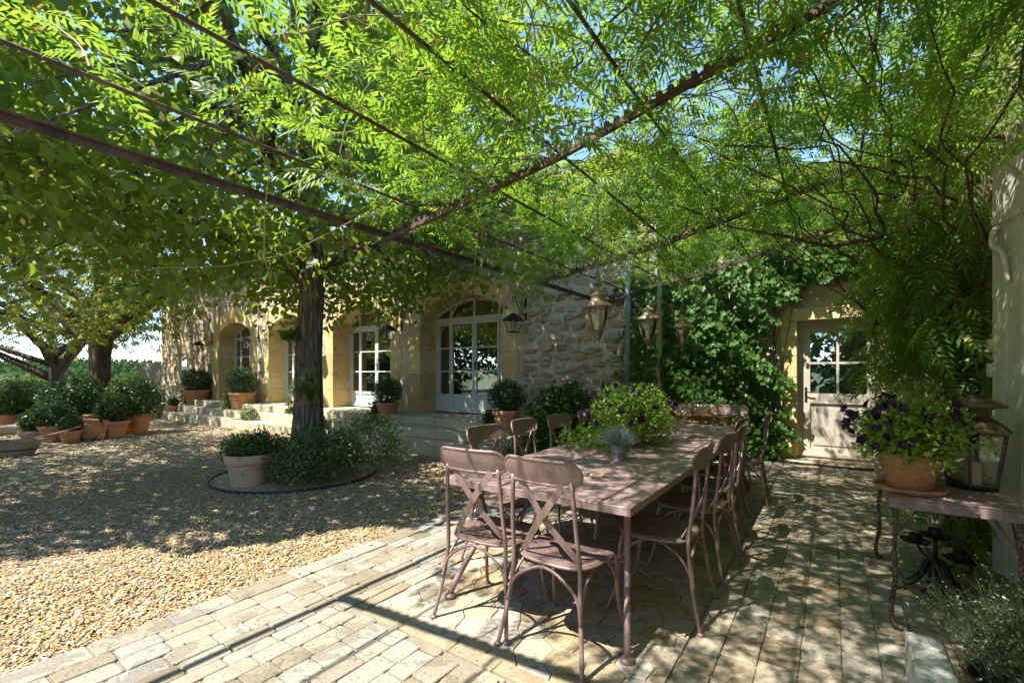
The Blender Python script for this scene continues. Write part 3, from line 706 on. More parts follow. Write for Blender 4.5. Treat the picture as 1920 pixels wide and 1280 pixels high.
# ---- door wing and right-hand wing
DOORX = (-.47, .62)
wing = thing('door_wing', 'stone wing with a half glazed door, clothed in ivy and wisteria', 'house', (0, WY, 0))
class WB(MB):
    def build(s, *a, **k):
        s.v = [(p[0], p[1] - WY, p[2]) for p in s.v]; return MB.build(s, *a, **k)
RX = 1.12
w = WB(); d0, d1 = DOORX; DH = 2.24
for q in ([(-2.2, WY, -.05), (d0, WY, -.05), (d0, WY, EAVE), (-2.2, WY, EAVE)], [(d1, WY, -.05), (RX, WY, -.05), (RX, WY, EAVE), (d1, WY, EAVE)], [(d0, WY, DH), (d1, WY, DH), (d1, WY, EAVE), (d0, WY, EAVE)],
          [(RX, WY, -.05), (RX, -5, -.05), (RX, -5, EAVE), (RX, WY, EAVE)], [(RX, -5, -.05), (6, -5, -.05), (6, -5, EAVE), (RX, -5, EAVE)]):
    w.add(q, [(0, 1, 2, 3)])
w.build('wall', 'plaster', wing)
rf = WB(); rf.add([(-2.3, WY - .02, EAVE + .005), (RX - .1, WY - .02, EAVE + .005), (RX - .1, 12, EAVE + .6), (-2.3, 12, EAVE + .6)], [(0, 1, 2, 3)])
rf.add([(RX - .25, -5.2, EAVE + .02), (RX - .25, 12, EAVE + .02), (6, 12, EAVE + 1.3), (6, -5.2, EAVE + 1.3)], [(0, 1, 2, 3)]); rf.build('roof', 'roof_tile', wing)
for side, xe in ((-1, d0), (1, d1)):                      # stone jambs and lintel
    z = 0.03; k = 0
    while z < DH - .02:
        h = min(random.uniform(.34, .5), DH - z); h = DH - z if DH - (z + h) < .15 else h
        wd = .22 if k % 2 == 0 else .17; x0, x1 = (xe - wd, xe + .006) if side < 0 else (xe - .006, xe + wd)
        m = WB(); m.cbox(((x0 + x1) / 2, WY + .12, z + h / 2), (x1 - x0, .30, h - .004), .008); m.build('jamb_block', 'ashlar', wing); z += h; k += 1
m = WB(); m.cbox(((d0 + d1) / 2, WY + .11, DH + .105), (d1 - d0 + .44, .30, .20), .012); m.build('lintel', 'ashlar', wing)
m = WB(); m.cbox(((d0 + d1) / 2, WY + .02, .012), (d1 - d0 + .3, .62, .04), .006); m.build('threshold', 'step_stone', wing)
# the door itself
DY = WY + .20; m = WB()
m.box((d0 + .035, DY, DH / 2 + .02), (.07, .08, DH - .05)); m.box((d1 - .035, DY, DH / 2 + .02), (.07, .08, DH - .05)); m.box(((d0 + d1) / 2, DY - .001, DH - .035), (d1 - d0 - .14, .08, .07)); m.build('door_frame', 'taupe_paint', wing)
m = WB(); x0, x1 = d0 + .075, d1 - .075; z0, z1 = .045, DH - .075; y = DY - .01; st = .105; xm = (x0 + x1) / 2
for x in (x0 + st / 2, x1 - st / 2): m.cbox((x, y, (z0 + z1) / 2), (st, .05, z1 - z0), .005)
for zz, hh in ((z0 + .07, .14), (1.0, .16), (z1 - .055, .11)): m.box((xm, y + .001, zz), (x1 - x0 - 2 * st, .046, hh))
m.box((xm, y + .012, .55), (x1 - x0 - 2 * st + .01, .02, .76)); m.box((xm, y - .003, .56), (x1 - x0 - 2 * st - .10, .014, .62))
m.box((xm, y - .03, z0 + .055), (x1 - x0, .05, .05)); m.box((xm, y - .022, .93), (x1 - x0 - 2 * st, .02, .022))
pz0, pz1 = 1.08, z1 - .11; pm = (pz0 + pz1) / 2
m.box((xm, y - .001, pm), (.036, .044, pz1 - pz0)); m.box((xm, y - .002, pm), (x1 - x0 - 2 * st, .043, .036))
leaf = tag(m.build('door_leaf', 'taupe_paint', wing), 'taupe door leaf with four panes above a panel')
for (xa, xb) in ((x0 + st, xm - .018), (xm + .018, x1 - st)):
    for (za, zb) in ((pz0, pm - .018), (pm + .018, pz1)):
        p = WB(); p.box(((xa + xb) / 2, y + .005, (za + zb) / 2), (xb - xa + .004, .004, zb - za + .004)); p.build('pane', 'glass', leaf)
m = WB(); m.cbox((x0 + .045, y - .032, 1.06), (.035, .012, .24), .004); m.tube([(x0 + .045, y - .04, 1.1), (x0 + .045, y - .08, 1.1), (x0 + .15, y - .085, 1.1)], .009, 6); m.build('door_handle', 'black_iron', leaf)
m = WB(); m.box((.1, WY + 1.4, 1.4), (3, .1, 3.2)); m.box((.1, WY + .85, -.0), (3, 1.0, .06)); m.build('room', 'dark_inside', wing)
m = MB(); m.cbox((0, 0, .008), (.52, .20, .016), .004); tag(m.build('doormat', 'doormat', loc=(.02, 8.62, .034)), 'small brown doormat on the threshold of the half glazed door', 'doormat')
# slotted drain across the walkway
dr = thing('drain_channel', 'dark slotted drain channel crossing the paving before the door', 'drain', (-.4, 8.43, 0))
m = MB(); m.box((0, -.058, .006), (2.9, .014, .026)); m.box((0, .058, .006), (2.9, .014, .026)); m.build('frame', 'black_iron', dr)
m = MB(); 
for k in range(72): m.box((-1.42 + k * .04, 0, .010), (.014, .100, .014))
o = m.build('slats', 'black_iron', dr); o['kind'] = 'stuff'
m = MB(); m.box((0, 0, -.02), (2.86, .10, .03)); m.build('trough', 'dark_inside', dr)

# ---- stone steps in front of the house
steps = thing('stone_steps', 'worn pale stone steps running along the foot of the facade', 'steps', (-11, 6.3, 0))
def stepblocks(x0, x1, y0, y1, z0, z1, lmin, lmax):
    x = x0
    while x < x1 - .05:
        l = min(random.uniform(lmin, lmax), x1 - x); l = x1 - x if x1 - (x + l) < .4 else l
        m = MB(); m.cbox((0, 0, 0), (l - .006, y1 - y0, z1 - z0), .014)
        for i, p in enumerate(m.v): m.v[i] = (p[0], p[1] + random.uniform(-.006, .006), p[2] + (random.uniform(-.004, .004)))
        m.build('step_stone', 'step_stone', steps, loc=(x + l / 2 + 11, (y0 + y1) / 2 - 6.3, (z0 + z1) / 2)); x += l
stepblocks(-17.3, -4.35, 5.78, 7.09, -.06, .20, 1.2, 2.2)
stepblocks(-17.0, -4.25, 6.14, 7.088, .201, .37, 1.1, 2.0)
for a, b in OPEN: stepblocks(a - .32, b + .30, 6.50, 7.60, .371, FLOOR, 1.2, 1.4)

# ---- parapet wall at the yard's end
par = thing('parapet_wall', 'low stone parapet with flat coping at the far end of the gravel yard', 'wall', (-25.2, 3, 0))
m = MB(); m.box((0, 0, .1), (.36, 26, .9)); m.build('wall', 'rubble', par)
y = -13.0
while y < 13:
    l = random.uniform(.7, 1.2); m = MB(); m.cbox((0, 0, 0), (.46, l - .008, .07), .012); m.build('coping_stone', 'step_stone', par, loc=(random.uniform(-.01, .01), y + l / 2, .585)); y += l
# ---- grey plank gate leaf
gate = thing('plank_gate', 'weathered grey-brown gate leaf of horizontal boards beside the house corner', 'gate', (-22.6, 7.2, 0), R(-34.6 + 52))
for k in range(11):
    m = MB(); m.cbox((0, 0, 0), (1.45, .03, .158), .006); m.build('board', 'gate_paint', gate, loc=(-.05, random.uniform(-.003, .003), .16 + k * .161))
for x in (-.62, .55): m = MB(); m.box((x, .035, .95), (.10, .035, 1.72)); m.build('batten', 'gate_paint', gate)
m = MB(); m.cbox((.76, .0, .95), (.09, .09, 1.9), .01); m.build('post', 'pale_paint', gate)
m = MB(); m.box((.74, 0, 1.93), (.16, .16, .05)); m.build('post_cap', 'black_iron', gate)

# ================================================================== PERGOLA
def perg_z(x): return np.where(x < -1.5, 2.60 + (x + 3.2) * .155, np.where(x < 0.1, 2.8635 + (x + 1.5) * .23, 3.2315 + (x - .1) * .05))
pz = lambda x: float(perg_z(np.float64(x)))
perg = thing('iron_pergola', 'rusty iron pergola of beams and pipes carrying the wisteria over the terrace', 'pergola', (-3.2, 2.7, 0))
PO = Vector((3.2, -2.7, 0))
class PB(MB):
    def build(s, *a, **k):
        s.v = [tuple(Vector(p) + PO) for p in s.v]; return MB.build(s, *a, **k)
m = PB(); m.box((-3.2, 2.1, pz(-3.2) + .0), (.010, 10.2, .046)); m.box((-3.2, 2.1, pz(-3.2) + .027), (.048, 10.2, .008)); m.build('edge_beam', 'rust_beam', perg)
for yb in (-2.2, .25, 2.70, 5.15, 6.98):                       # toothed cross beams, bent at the knee
    m = PB(); xs = [-3.2, -1.5, .1, 1.1]
    for a, b in zip(xs[:-1], xs[1:]):
        za, zb = pz(a), pz(b); L = math.hypot(b - a, zb - za); ang = math.atan2(zb - za, b - a)
        M = Matrix.Rotation(-ang, 3, 'Y'); m.box(((a + b) / 2, yb, (za + zb) / 2 - .04), (L, .034, .036), M=M)
        m.box(((a + b) / 2, yb + .03, (za + zb) / 2 - .018), (L, .010, .035), M=M)
    m.build('cross_beam', 'rust_beam', perg)
    m = PB(); x = -3.1
    while x < 1.0: m.box((x, yb + .012, pz(x) - .005), (.03, .05, .035)); x += .065
    o = m.build('beam_teeth', 'rust_beam', perg); o['kind'] = 'stuff'
for xp in (-2.66, -2.08, -1.5, -.93, -.36, .2, .74):
    m = PB(); m.tube([(xp, -2.6, pz(xp) + .012), (xp, 2, pz(xp) + .006), (xp, 6.98, pz(xp) + .012)], .0105, 8); m.build('pipe', 'rust_beam', perg, True)
for yb in (-2.2,): 
    m = PB(); m.tube([(-3.2, yb, 0), (-3.2, yb, pz(-3.2))], .04, 10); m.build('post', 'rust_beam', perg, True)
m = PB(); m.box((-2.72, 7.03, 2.55), (.9, .05, .05)); m.box((-3.16, 7.0, 2.52), (.10, .14, .06)); m.build('wall_bracket', 'rust_beam', perg)
for i, (y0, y1) in enumerate(((1.9, 2.25), (3.6, 4.1), (4.9, 5.3))):     # wire twists round a pipe
    m = PB(); x = -2.66 if i != 1 else -1.5; n = 60
    m.tube([(x + .018 * math.cos(k * 1.05), y0 + (y1 - y0) * k / n, pz(x) + .006 + .018 * math.sin(k * 1.05)) for k in range(n)], .0016, 4); m.build('wire_tie', 'zinc', perg)

# ================================================================== WISTERIA
wist = thing('wisteria', 'old wisteria with twisting stems and bright green leaflets over the whole pergola', 'climber', (.86, 5.05, 0))
WO = np.array((.86, 5.05, 0.))
trunk = MB()
def wander(p, q, n, amp):
    p, q = Vector(p), Vector(q); out = []; o = Vector((0, 0, 0))
    for i in range(n + 1):
        t_ = i / n; o = o * .75 + Vector((random.gauss(0, amp), random.gauss(0, amp), random.gauss(0, amp))); out.append(p.lerp(q, t_) + o * math.sin(math.pi * min(1, t_ * 1.02 + .0)))
    return out
def wtube(pts, r0, r1, n=6):
    k = len(pts); trunk.tube([tuple(Vector(p) - Vector(WO)) for p in pts], [r0 + (r1 - r0) * i / (k - 1) for i in range(k)], n)
wtube(wander((.86, 5.05, -.02), (.80, 5.0, 2.6), 14, .035), .075, .045, 9)
wtube(wander((.98, 5.15, -.02), (.72, 5.25, 2.7), 14, .05), .06, .04, 8)
wtube(wander((.78, 5.12, -.02), (.95, 4.7, 2.8), 14, .05), .05, .03, 8)
for _ in range(30):                                            # tangle of stems between wall and canopy
    a = (random.uniform(.35, 1.0), random.uniform(4.4, 6.4), random.uniform(1.7, 2.7)); x = random.uniform(-1.2, 1.0); y = random.uniform(2.6, 7.2)
    wtube(wander(a, (x, y, pz(x) + random.uniform(-.10, .15)), 12, .07), random.uniform(.006, .015), .004, 5)
for _ in range(22):                                            # stems lying along the pergola
    x = random.uniform(-2.4, .9); y = random.uniform(1.0, 5.5); L = random.uniform(1.2, 3.0); a = random.uniform(0, 6.28)
    x2, y2 = max(-3.0, min(1, x + L * math.cos(a))), y + L * math.sin(a)
    wtube(wander((x, y, pz(x) + .03), (x2, y2, pz(x2) + .05), 14, .06), random.uniform(.004, .009), .003, 5)
wtube([(.72, 4.9, 2.45), (.55, 4.75, 2.38), (.3, 4.6, 2.46), (.0, 4.45, 2.40), (-.3, 4.4, 2.52), (-.7, 4.2, 2.62), (-1.1, 4.1, 2.85)], .022, .009, 7)
trunk.build('trunk', 'vine_bark', wist, True)
# shoots bearing compound leaves
LP, LD, LN, LS = [], [], [], []; shoots = MB()
def dens(x, y):
    d = .34 + .80 * float(sstep(-2.7, -.9, np.float64(x)))
    if y < 1.0: d *= float(sstep(-2.6, -1.1, np.float64(x)))
    if x < -1.25 and y < .75: return 0
    if x < -2.1 and y < 2.1: d *= .55
    if -2.9 < x < -1.1 and .7 < y < 4.2: d *= .5
    if y > 5.4 and x < -.2: d *= .35
    if y > 6.9 and x < .1: d = 0
    if x > -1.3 and y > 1.0: d *= 1.3 if x < 0 else .85
    d *= .62 + .7 * (.5 + .5 * math.sin(x * 2.7 + 1.3 * math.sin(y * 1.9)) * math.cos(y * 2.1 + x))
    return d
def shoot(p, d, n, step, droop, size, down=0.0):
    p = Vector(p); d = Vector(d).normalized(); pts = [p.copy()]
    for i in range(n):
        d = (d + Vector((random.gauss(0, .16), random.gauss(0, .16), random.gauss(0, .12) - droop))).normalized(); p = p + d * step; pts.append(p.copy())
        s = d.cross(Vector((0, 0, 1))); s = s.normalized() if s.length > .1 else Vector((random.gauss(0, 1), random.gauss(0, 1), 0)).normalized()
        s = s * (1 if i % 2 else -1); dd = s * random.uniform(.6, 1.1) + d * random.uniform(.1, .7) + Vector((random.gauss(0, .2), random.gauss(0, .2), random.gauss(.05, .25) - down))
        LP.append(tuple(p)); LD.append(tuple(dd)); LN.append((random.gauss(-.1, .5), random.gauss(-.35, .5), .8)); LS.append(size * random.uniform(.7, 1.2))
    shoots.tube([tuple(Vector(q) - Vector(WO)) for q in pts], [.0058 - .004 * i / n for i in range(n + 1)], 4, caps=False)
cnt = 0
while cnt < 690:
    x, y = random.uniform(-3.1, 1.05), random.uniform(-.9, 8.3)
    if random.random() > dens(x, y): continue
    a = random.uniform(0, 6.28); z = pz(x) + random.uniform(-.03, .35)
    shoot((x, y, z), (math.cos(a), math.sin(a), random.uniform(-.05, .35)), random.randint(10, 19), .066, .02, .215, .15); cnt += 1
for k in range(36):                                            # high growth at the house end
    x = random.uniform(-.6, .95); shoot((x, random.uniform(5.6, 7.6), pz(x) + random.uniform(.05, .55)), (random.uniform(-1, 1), random.uniform(-.6, .6), random.uniform(-.2, .3)), random.randint(8, 14), .066, .03, .22, .3)
for k in range(40):                                            # sprays along the outer pipes
    xp = random.choice((-2.66, -2.08, -2.08, -1.5)); y = random.uniform(.6, 4.6)
    shoot((xp, y, pz(xp) + .05), (random.uniform(-.8, .5), random.uniform(-1, .3), .35), random.randint(7, 12), .06, .01, .24, .0)
for k in range(165):                                           # curtain hanging by the right-hand wall, some of it before the door
    if k < 105: y = random.uniform(4.35, 5.6); x = random.uniform(.42, .98); z = random.uniform(1.75 if x > .6 else 2.35, 3.0)
    else: y = random.uniform(5, 8.2); x = random.uniform(.35, 1.0); z = random.uniform(1.9, 3.1)
    shoot((x, y, z), (random.uniform(-.35, .2), random.uniform(-.3, .4), random.uniform(-1, -.2)), random.randint(5, 9), .08, .10, .29, .6)
for k in range(45):                                            # growth on the wall above the shutter
    shoot((random.uniform(.7, 1.08), random.uniform(2.3, 5.2), random.uniform(3.0, 3.7)), (random.uniform(-.8, .2), random.uniform(-.6, .5), random.uniform(-.2, .3)), random.randint(6, 10), .066, .04, .22, .3)
for k in range(26):                                            # low growth round the trunk
    shoot((random.uniform(.62, .95), random.uniform(4.4, 5.4), random.uniform(.35, 1.2)), (random.uniform(-.6, .2), random.uniform(-.7, .3), random.uniform(-.4, .3)), random.randint(4, 7), .07, .06, .2, .5)
shoots.build('shoots', 'stem', wist)
LP, LD, LN, LS = map(lambda q: np.array(q, float), (LP, LD, LN, LS)); h = rng.random(len(LP)) < .6
V, F = merge([scatter(T_WIST, LP[h] - WO, LD[h], LN[h], LS[h]), scatter(T_WIST2, LP[~h] - WO, LD[~h], LN[~h], LS[~h])])
o = np_mesh('leaves', V, F, 'wisteria_leaf', wist)
# long bare tendrils reaching out into the light
td = MB()
for pts in ([(-2.66, 2.3, 2.62), (-3.0, 2.2, 2.55), (-3.6, 2.05, 2.36), (-4.1, 1.8, 2.28), (-4.5, 1.5, 2.26), (-4.6, 1.35, 2.22), (-4.5, 1.4, 2.15)],
            [(-2.66, 1.3, 2.75), (-2.75, 1.45, 2.6), (-2.9, 1.5, 2.4), (-3.0, 1.55, 2.15), (-3.0, 1.6, 1.95)], [(-2.3, 2.9, 2.75), (-2.7, 3.3, 2.3), (-3.2, 3.6, 2.05), (-3.5, 3.6, 1.7)]):
    td.tube([tuple(Vector(q) - Vector(WO)) for q in pts], .004, 5)
td.build('tendrils', 'stem', wist, True)

# ================================================================== IVY
ivy = thing('ivy', 'glossy ivy covering the wall corner left of the half glazed door', 'climber', (-1.5, 8.6, 0)); IO = np.array((-1.5, 8.6, 0))
n = 12500; u = rng.random(n); x = rng.uniform(-2.26, .95, n); y = np.minimum(7.42 + (x + 2.26) * .78, 8.62) - rng.uniform(-.12, .16, n); z = rng.uniform(.05, 4.4, n); u = np.ones(n)
lump = .16 * np.sin(x * 4 + z * 2.1) * np.cos(z * 3.3 + y * 2) + .07 * np.sin(x * 11 + z * 8)
right_edge = -.72 + .16 * np.sin(z * 2.3) + .10 * np.sin(z * 6.1) + np.where(z > 2.5, (z - 2.5) * 2.3, 0) - .12 * (z < .35) + .22 * np.sin(z * 9.0 + x * 5) * (z > 2.3) + .12 * np.sin(z * 23 + x * 17)
keep = (x < right_edge); x, y, z, u, lump = (q[keep] for q in (x, y, z, u, lump))
rw = u < .25; x = np.where(rw, x + np.maximum(lump, -.03), x); y = np.where(rw, y, y - np.maximum(lump, -.03) - .04)
outw = np.where(rw[:, None], A(1, -.35, .35)[None], A(.15, -1, .5)[None]); P = np.stack([x, y, z], 1); m_ = len(P)
D = A(0, 0, -1)[None] + rng.normal(size=(m_, 3)) * .45 + outw * .25; N = outw + rng.normal(size=(m_, 3)) * .32
V1, F1 = scatter(T_IVY, P - IO, D, N, rng.uniform(.05, .105, m_))
n = 1000; x = -2.22 - np.abs(rng.normal(0, .22, n)); z = rng.uniform(.4, 2.9, n); P = np.stack([x, np.full(n, FY - .05) - rng.uniform(0, .06, n), z], 1)   # runners on the facade
P = P[x > -2.9]; k = len(P); V2, F2 = scatter(T_IVY, P - IO, A(0, 0, -1)[None] + rng.normal(size=(k, 3)) * .5, A(0, -1, .3)[None] + rng.normal(size=(k, 3)) * .3, rng.uniform(.06, .11, k))
V, F = merge([(V1, F1), (V2, F2)]); np_mesh('leaves', V, F, 'ivy_leaf', ivy)
m = MB()
for _ in range(26):
    xx = random.uniform(-2.1, -.8); m.tube([tuple(Vector(q) - Vector(IO)) for q in wander((xx, WY - .03, 0), (xx + random.uniform(-.5, .5), WY - .04, random.uniform(2, 3.2)), 9, .04)], [.014 - .001 * i for i in range(10)], 5)
m.build('stems', 'vine_bark', ivy, True)

# ================================================================== TREES
def tree(name, label, base, trunk_pts, radii, limbs, crown_c, crown_r, zmin, nclust, nleaf, sig, size, T, mat, bark, ok=None, hang=.6, group=None, seedy=1):
    root = thing(name, label, 'tree', base, group=group); B = np.array(base, float); r_ = np.random.default_rng(seedy)
    m = MB(); m.tube(trunk_pts, radii, 14)
    # root flare and bumps
    for i, p in enumerate(m.v):
        a = math.atan2(p[1], p[0]); k = 1 + .07 * math.sin(3 * a + p[2] * 1.5) + .05 * math.sin(5 * a - p[2] * 3); m.v[i] = (p[0] * k if p[2] < 3 else p[0], p[1] * k if p[2] < 3 else p[1], p[2])
    m.build('trunk', bark, root, True)
    L = MB(); nodes = []
    for (p, q, r0, r1) in limbs:
        pts = wander(p, q, 9, .09); L.tube(pts, [r0 + (r1 - r0) * i / 9 for i in range(10)], 8); nodes += [tuple(x) for x in pts[3:]]
    nodes = np.array(nodes)
    C = []
    while len(C) < nclust:
        d = r_.normal(size=3); d /= np.linalg.norm(d); rr = r_.uniform(.30, 1) ** .5; p = np.array(crown_c) + d * rr * np.array(crown_r)
        if p[2] < zmin - B[2] + r_.uniform(-.1, .5): 
            if r_.random() < .5: p[2] = zmin - B[2] + r_.uniform(-.15, .6)
            else: continue
        if ok and not ok(p + B): continue
        C.append(p)
    C = np.array(C)
    for c in C:                                                # twig from the nearest limb to each leaf cluster
        k = np.argmin(((nodes - c) ** 2).sum(1)); q = nodes[k]
        L.tube([tuple(q), tuple(q * .5 + c * .5 + r_.normal(0, .08, 3)), tuple(c)], [.028, .016, .005], 4, caps=False)
    L.build('branches', bark, root, True)
    idx = np.repeat(np.arange(len(C)), nleaf); off = r_.normal(size=(len(idx), 3)) * np.array([sig, sig, sig * .62]); P = C[idx] + off
    if ok: kp = np.array([ok(p + B) for p in P]) if callable(ok) else None; P, off = P[kp], off[kp]
    out = nrm(off * A(1, 1, .2)[None] + .15 * r_.normal(size=P.shape)); D = out * .8 + A(0, 0, -hang)[None] + r_.normal(size=P.shape) * .35
    N = A(0, 0, 1)[None] + out * .35 + r_.normal(size=P.shape) * .4
    V, F = scatter(T, P, D, N, size * r_.uniform(.7, 1.25, len(P))); np_mesh('crown', V, F, mat, root)
    return root
limbs = []
for k, (az, zb, ze, L_) in enumerate(((20, 2.9, 4.1, 3.2), (80, 3.3, 5.2, 2.6), (150, 2.8, 4.0, 3.3), (215, 3.0, 4.3, 3.6), (265, 2.7, 4.2, 3.4), (315, 3.1, 4.6, 3.3), (50, 4.2, 6.6, 2.7), (120, 4.5, 6.9, 2.3), (190, 4.2, 6.6, 2.9), (250, 4.6, 7.0, 2.8), (300, 4.4, 6.8, 2.7), (350, 4.8, 7.4, 2.2), (0, 6, 8.4, 1.2), (180, 6, 8.6, 1.3))):
    limbs.append(((0.02, 0, zb), (L_ * math.cos(R(az)), L_ * math.sin(R(az)), ze), .10, .03))
def sun_gap(p):
    sx, sy = p[0] + .26 * p[2], p[1] + .59 * p[2]      # the strip of gravel and paving that stands in full sun
    return not (sy < .70 + 1.15 * (sx + 5.08) + .22 * math.sin(sx * 5) and sx > -7.5)
def ok_linden(p): return sun_gap(p) and (p[1] < 6.75 or p[2] > 5.6) and p[0] < -3.35 + .25 * math.sin(p[1] * 3) + .2 * math.sin(p[2] * 4)
linden = tree('linden_tree', 'large linden with furrowed grey trunk and low leafy crown, rising from the planted ring', (-6.15, 3.80, 0),
     [(0, 0, -.05), (0, 0, .25), (.0, .01, .8), (.02, .0, 1.6), (.05, .02, 2.6), (.04, 0, 4), (0, .05, 5.5), (.05, .1, 7.2)], [.36, .245, .20, .178, .166, .14, .10, .05],
     limbs, (-.2, -.9, 5.2), (4.4, 4.7, 3.5), 2.62, 430, 135, .36, .092, T_LINDEN, 'linden_leaf', 'bark', ok_linden, .75, seedy=5)
# epicormic sprigs on the trunk
for mu, sd, n in ((A(.20, -.10, 1.25), (.06, .06, .10), 26), (A(-.05, -.20, 2.0), (.10, .05, .05), 14)):
    P = rng.normal(mu, sd, (n, 3))
    V, F = scatter(T_LINDEN, P, A(.2, -.3, -1)[None] + rng.normal(0, .4, P.shape), A(0, -1, .5)[None] + rng.normal(0, .3, P.shape), rng.uniform(.10, .17, len(P))); np_mesh('trunk_sprig', V, F, 'linden_leaf', linden)
# pale flower bracts hanging under the crown
n = 2600; d = nrm(rng.normal(size=(n, 3))); P = A(.25, -.35, 5.0)[None] + d * rng.uniform(.6, 1, (n, 1)) * A(4.2, 4.1, 2.9)[None]; P[:, 2] = np.maximum(P[:, 2], 2.5 + rng.uniform(0, .4, n))
kp = np.array([ok_linden(p + A(-6.15, 3.8, 0)) for p in P]); P = P[kp]
V, F = scatter(T_DIA, P, A(0, 0, -1)[None] + rng.normal(0, .3, P.shape), rng.normal(size=P.shape), rng.uniform(.05, .09, len(P))); np_mesh('bracts', V, F, 'dry_bract', linden)

def crown_only_ok(p): return sun_gap(p)
tree('linden_tree', 'linden whose crown reaches in at the upper left from outside the view', (-11.2, -2.6, 0),
     [(0, 0, -.05), (0, 0, .25), (.0, .01, .8), (.02, .0, 1.6), (.05, .02, 2.6), (.04, 0, 4), (0, .05, 5.5), (.05, .1, 7.2)], [.36, .285, .255, .245, .235, .18, .12, .06],
     limbs, (0, 0, 5.4), (5.2, 4.8, 3.3), 2.9, 260, 110, .42, .10, T_LINDEN, 'linden_leaf', 'bark', crown_only_ok, .75, seedy=21)
cl = [((0, 0, 2.4), (4.0, .6, 4.3), .20, .06), ((0, 0, 2.5), (3.2, 2.2, 5.6), .18, .05), ((0, 0, 2.3), (-3.0, -1.5, 4.6), .2, .06), ((0, 0, 2.7), (-.5, .2, 7.6), .24, .05), ((0, 0, 2.6), (1.6, -3.2, 5.2), .18, .05), ((0, 0, 2.6), (-2.2, 2.8, 5.4), .18, .05), ((0, 0, 4), (2.4, -1, 7), .12, .04), ((0, 0, 3.4), (-2.8, -3, 6.4), .14, .04), ((0, 0, 2.5), (-4.2, -2.6, 3.9), .16, .05)]
def ok_chest(p): return (p[1] < 6.6 or p[0] < -21.8 or p[2] > 5.5)
tree('chestnut_tree', 'gnarled chestnut with forked limbs behind the row of terracotta pots', (-19.3, 4.75, 0),
     [(0, 0, -.05), (0, 0, .3), (-.03, 0, 1.0), (-.08, .0, 1.7), (-.02, 0, 2.4), (0, .0, 3.0), (-.1, .1, 4)], [.42, .31, .27, .26, .30, .24, .18],
     cl, (.1, -1.2, 5.2), (5.4, 5.0, 3.5), 2.6, 300, 24, .5, .19, T_PALM, 'chestnut_leaf', 'bark_plane', ok_chest, .45, seedy=3)
cl2 = [((0, 0, 1.6), (-3.4, -4.4, 4.4), .17, .06), ((0, 0, 2.0), (1.6, 1.4, 4.4), .26, .08), ((0, 0, 2.2), (-.5, -1, 7), .2, .05), ((0, 0, 2.2), (2.5, -3, 5.5), .2, .05), ((0, 0, 2.2), (-3, 2.4, 5.5), .2, .05), ((0, 0, 2.2), (-5, -7, 5.6), .12, .05)]
tree('chestnut_tree', 'stout low-forked chestnut standing just beyond the parapet', (-27.4, 5.3, -.5),
     [(0, 0, -.05), (0, 0, .4), (0, 0, 1.2), (0, 0, 1.8), (.1, 0, 2.4), (.2, .1, 3.2)], [.4, .29, .25, .27, .24, .2],
     cl2, (-.8, -2.6, 6.0), (6.2, 7.5, 4.0), 2.7, 300, 26, .62, .22, T_PALM, 'chestnut_leaf', 'bark_plane', None, .4, seedy=9)

# ---- trees of the valley
def far_tree(name, label, loc, h, wd, mat, n=420, group=None, leaf=None, low=.42):
    z = float(terrain(np.float64(loc[0]), np.float64(loc[1]))); root = thing(name, label, 'tree', (loc[0], loc[1], z), group=group)
    m = MB(); m.tube([(0, 0, -.3), (wd * .02, 0, h * .3), (0, wd * .02, h * .7)], [h * .03, h * .02, h * .008], 6); m.build('trunk', 'bark', root, True)
    parts = []
    for k in range(7):
        c = (random.gauss(0, wd * .17), random.gauss(0, wd * .17), h * random.uniform(low, .82)); P, d = ball_points(n // 7, c, (wd * .30, wd * .30, h * .17), (.55, 1.05), .15)
        parts.append(scatter(T_LEAF, P, d * .4 + rng.normal(size=d.shape), d + rng.normal(size=d.shape) * .5 + A(0, 0, .4)[None], (leaf or h * .10) * rng.uniform(.6, 1.2, len(P))))
    V, F = merge(parts); np_mesh('crown', V, F, mat, root); return root
for k in range(26):
    x = -226 - random.uniform(0, 6); y = -20 + k * 6.4
    far_tree('field_tree', 'small round green tree in the row along the far side of the vineyard', (x, y), random.uniform(8, 10.5), random.uniform(6.5, 8.5), 'far_leaf', 300, 'row of trees beyond the vineyard')
far_tree('pine_tree', 'pale spreading pine in the valley left of the forked chestnut', (-82, 11.5), 9.2, 10.5, 'pine_leaf', 1600, leaf=.62)
far_tree('pine_tree', 'yellow green pine seen between the two chestnut trunks', (-66, 16.5), 8.2, 6.5, 'pine_leaf', 1200, leaf=.5)
far_tree('bush_tree', 'bright green bushy tree at the left edge beyond the parapet', (-60, 6.5), 6.6, 6.0, 'far_leaf', 1000, leaf=.55)
far_tree('bush_tree', 'low bright shrub at the foot of the pale pine', (-52, 11.2), 5.6, 5.0, 'pine_leaf', 900, leaf=.45)
for k in range(14):
    far_tree('garden_tree', 'tall garden tree across the yard, seen only as a reflection in the glass doors', (-66 + k * 5.2 + random.uniform(-1, 1), -15 - random.uniform(0, 6)), random.uniform(10, 13), random.uniform(9, 12), 'far_leaf', 2400, 'trees behind the terrace', .7, .12)
n = 5200; ang = rng.uniform(R(30), R(120), n); rr = rng.uniform(270, 620, n); P = np.stack([-rr * np.sin(ang), rr * np.cos(ang), np.zeros(n)], 1); P[:, 2] = terrain(P[:, 0], P[:, 1])
idx = np.repeat(np.arange(n), 12); Q = P[idx] + rng.normal(size=(len(idx), 3)) * A(3.2, 3.2, 1.6)[None] + A(0, 0, 5.0)[None]
V, F = scatter(T_LEAF, Q, rng.normal(size=Q.shape), rng.normal(size=Q.shape) + A(.4, -.2, .9)[None], rng.uniform(2.0, 4.0, len(Q)))
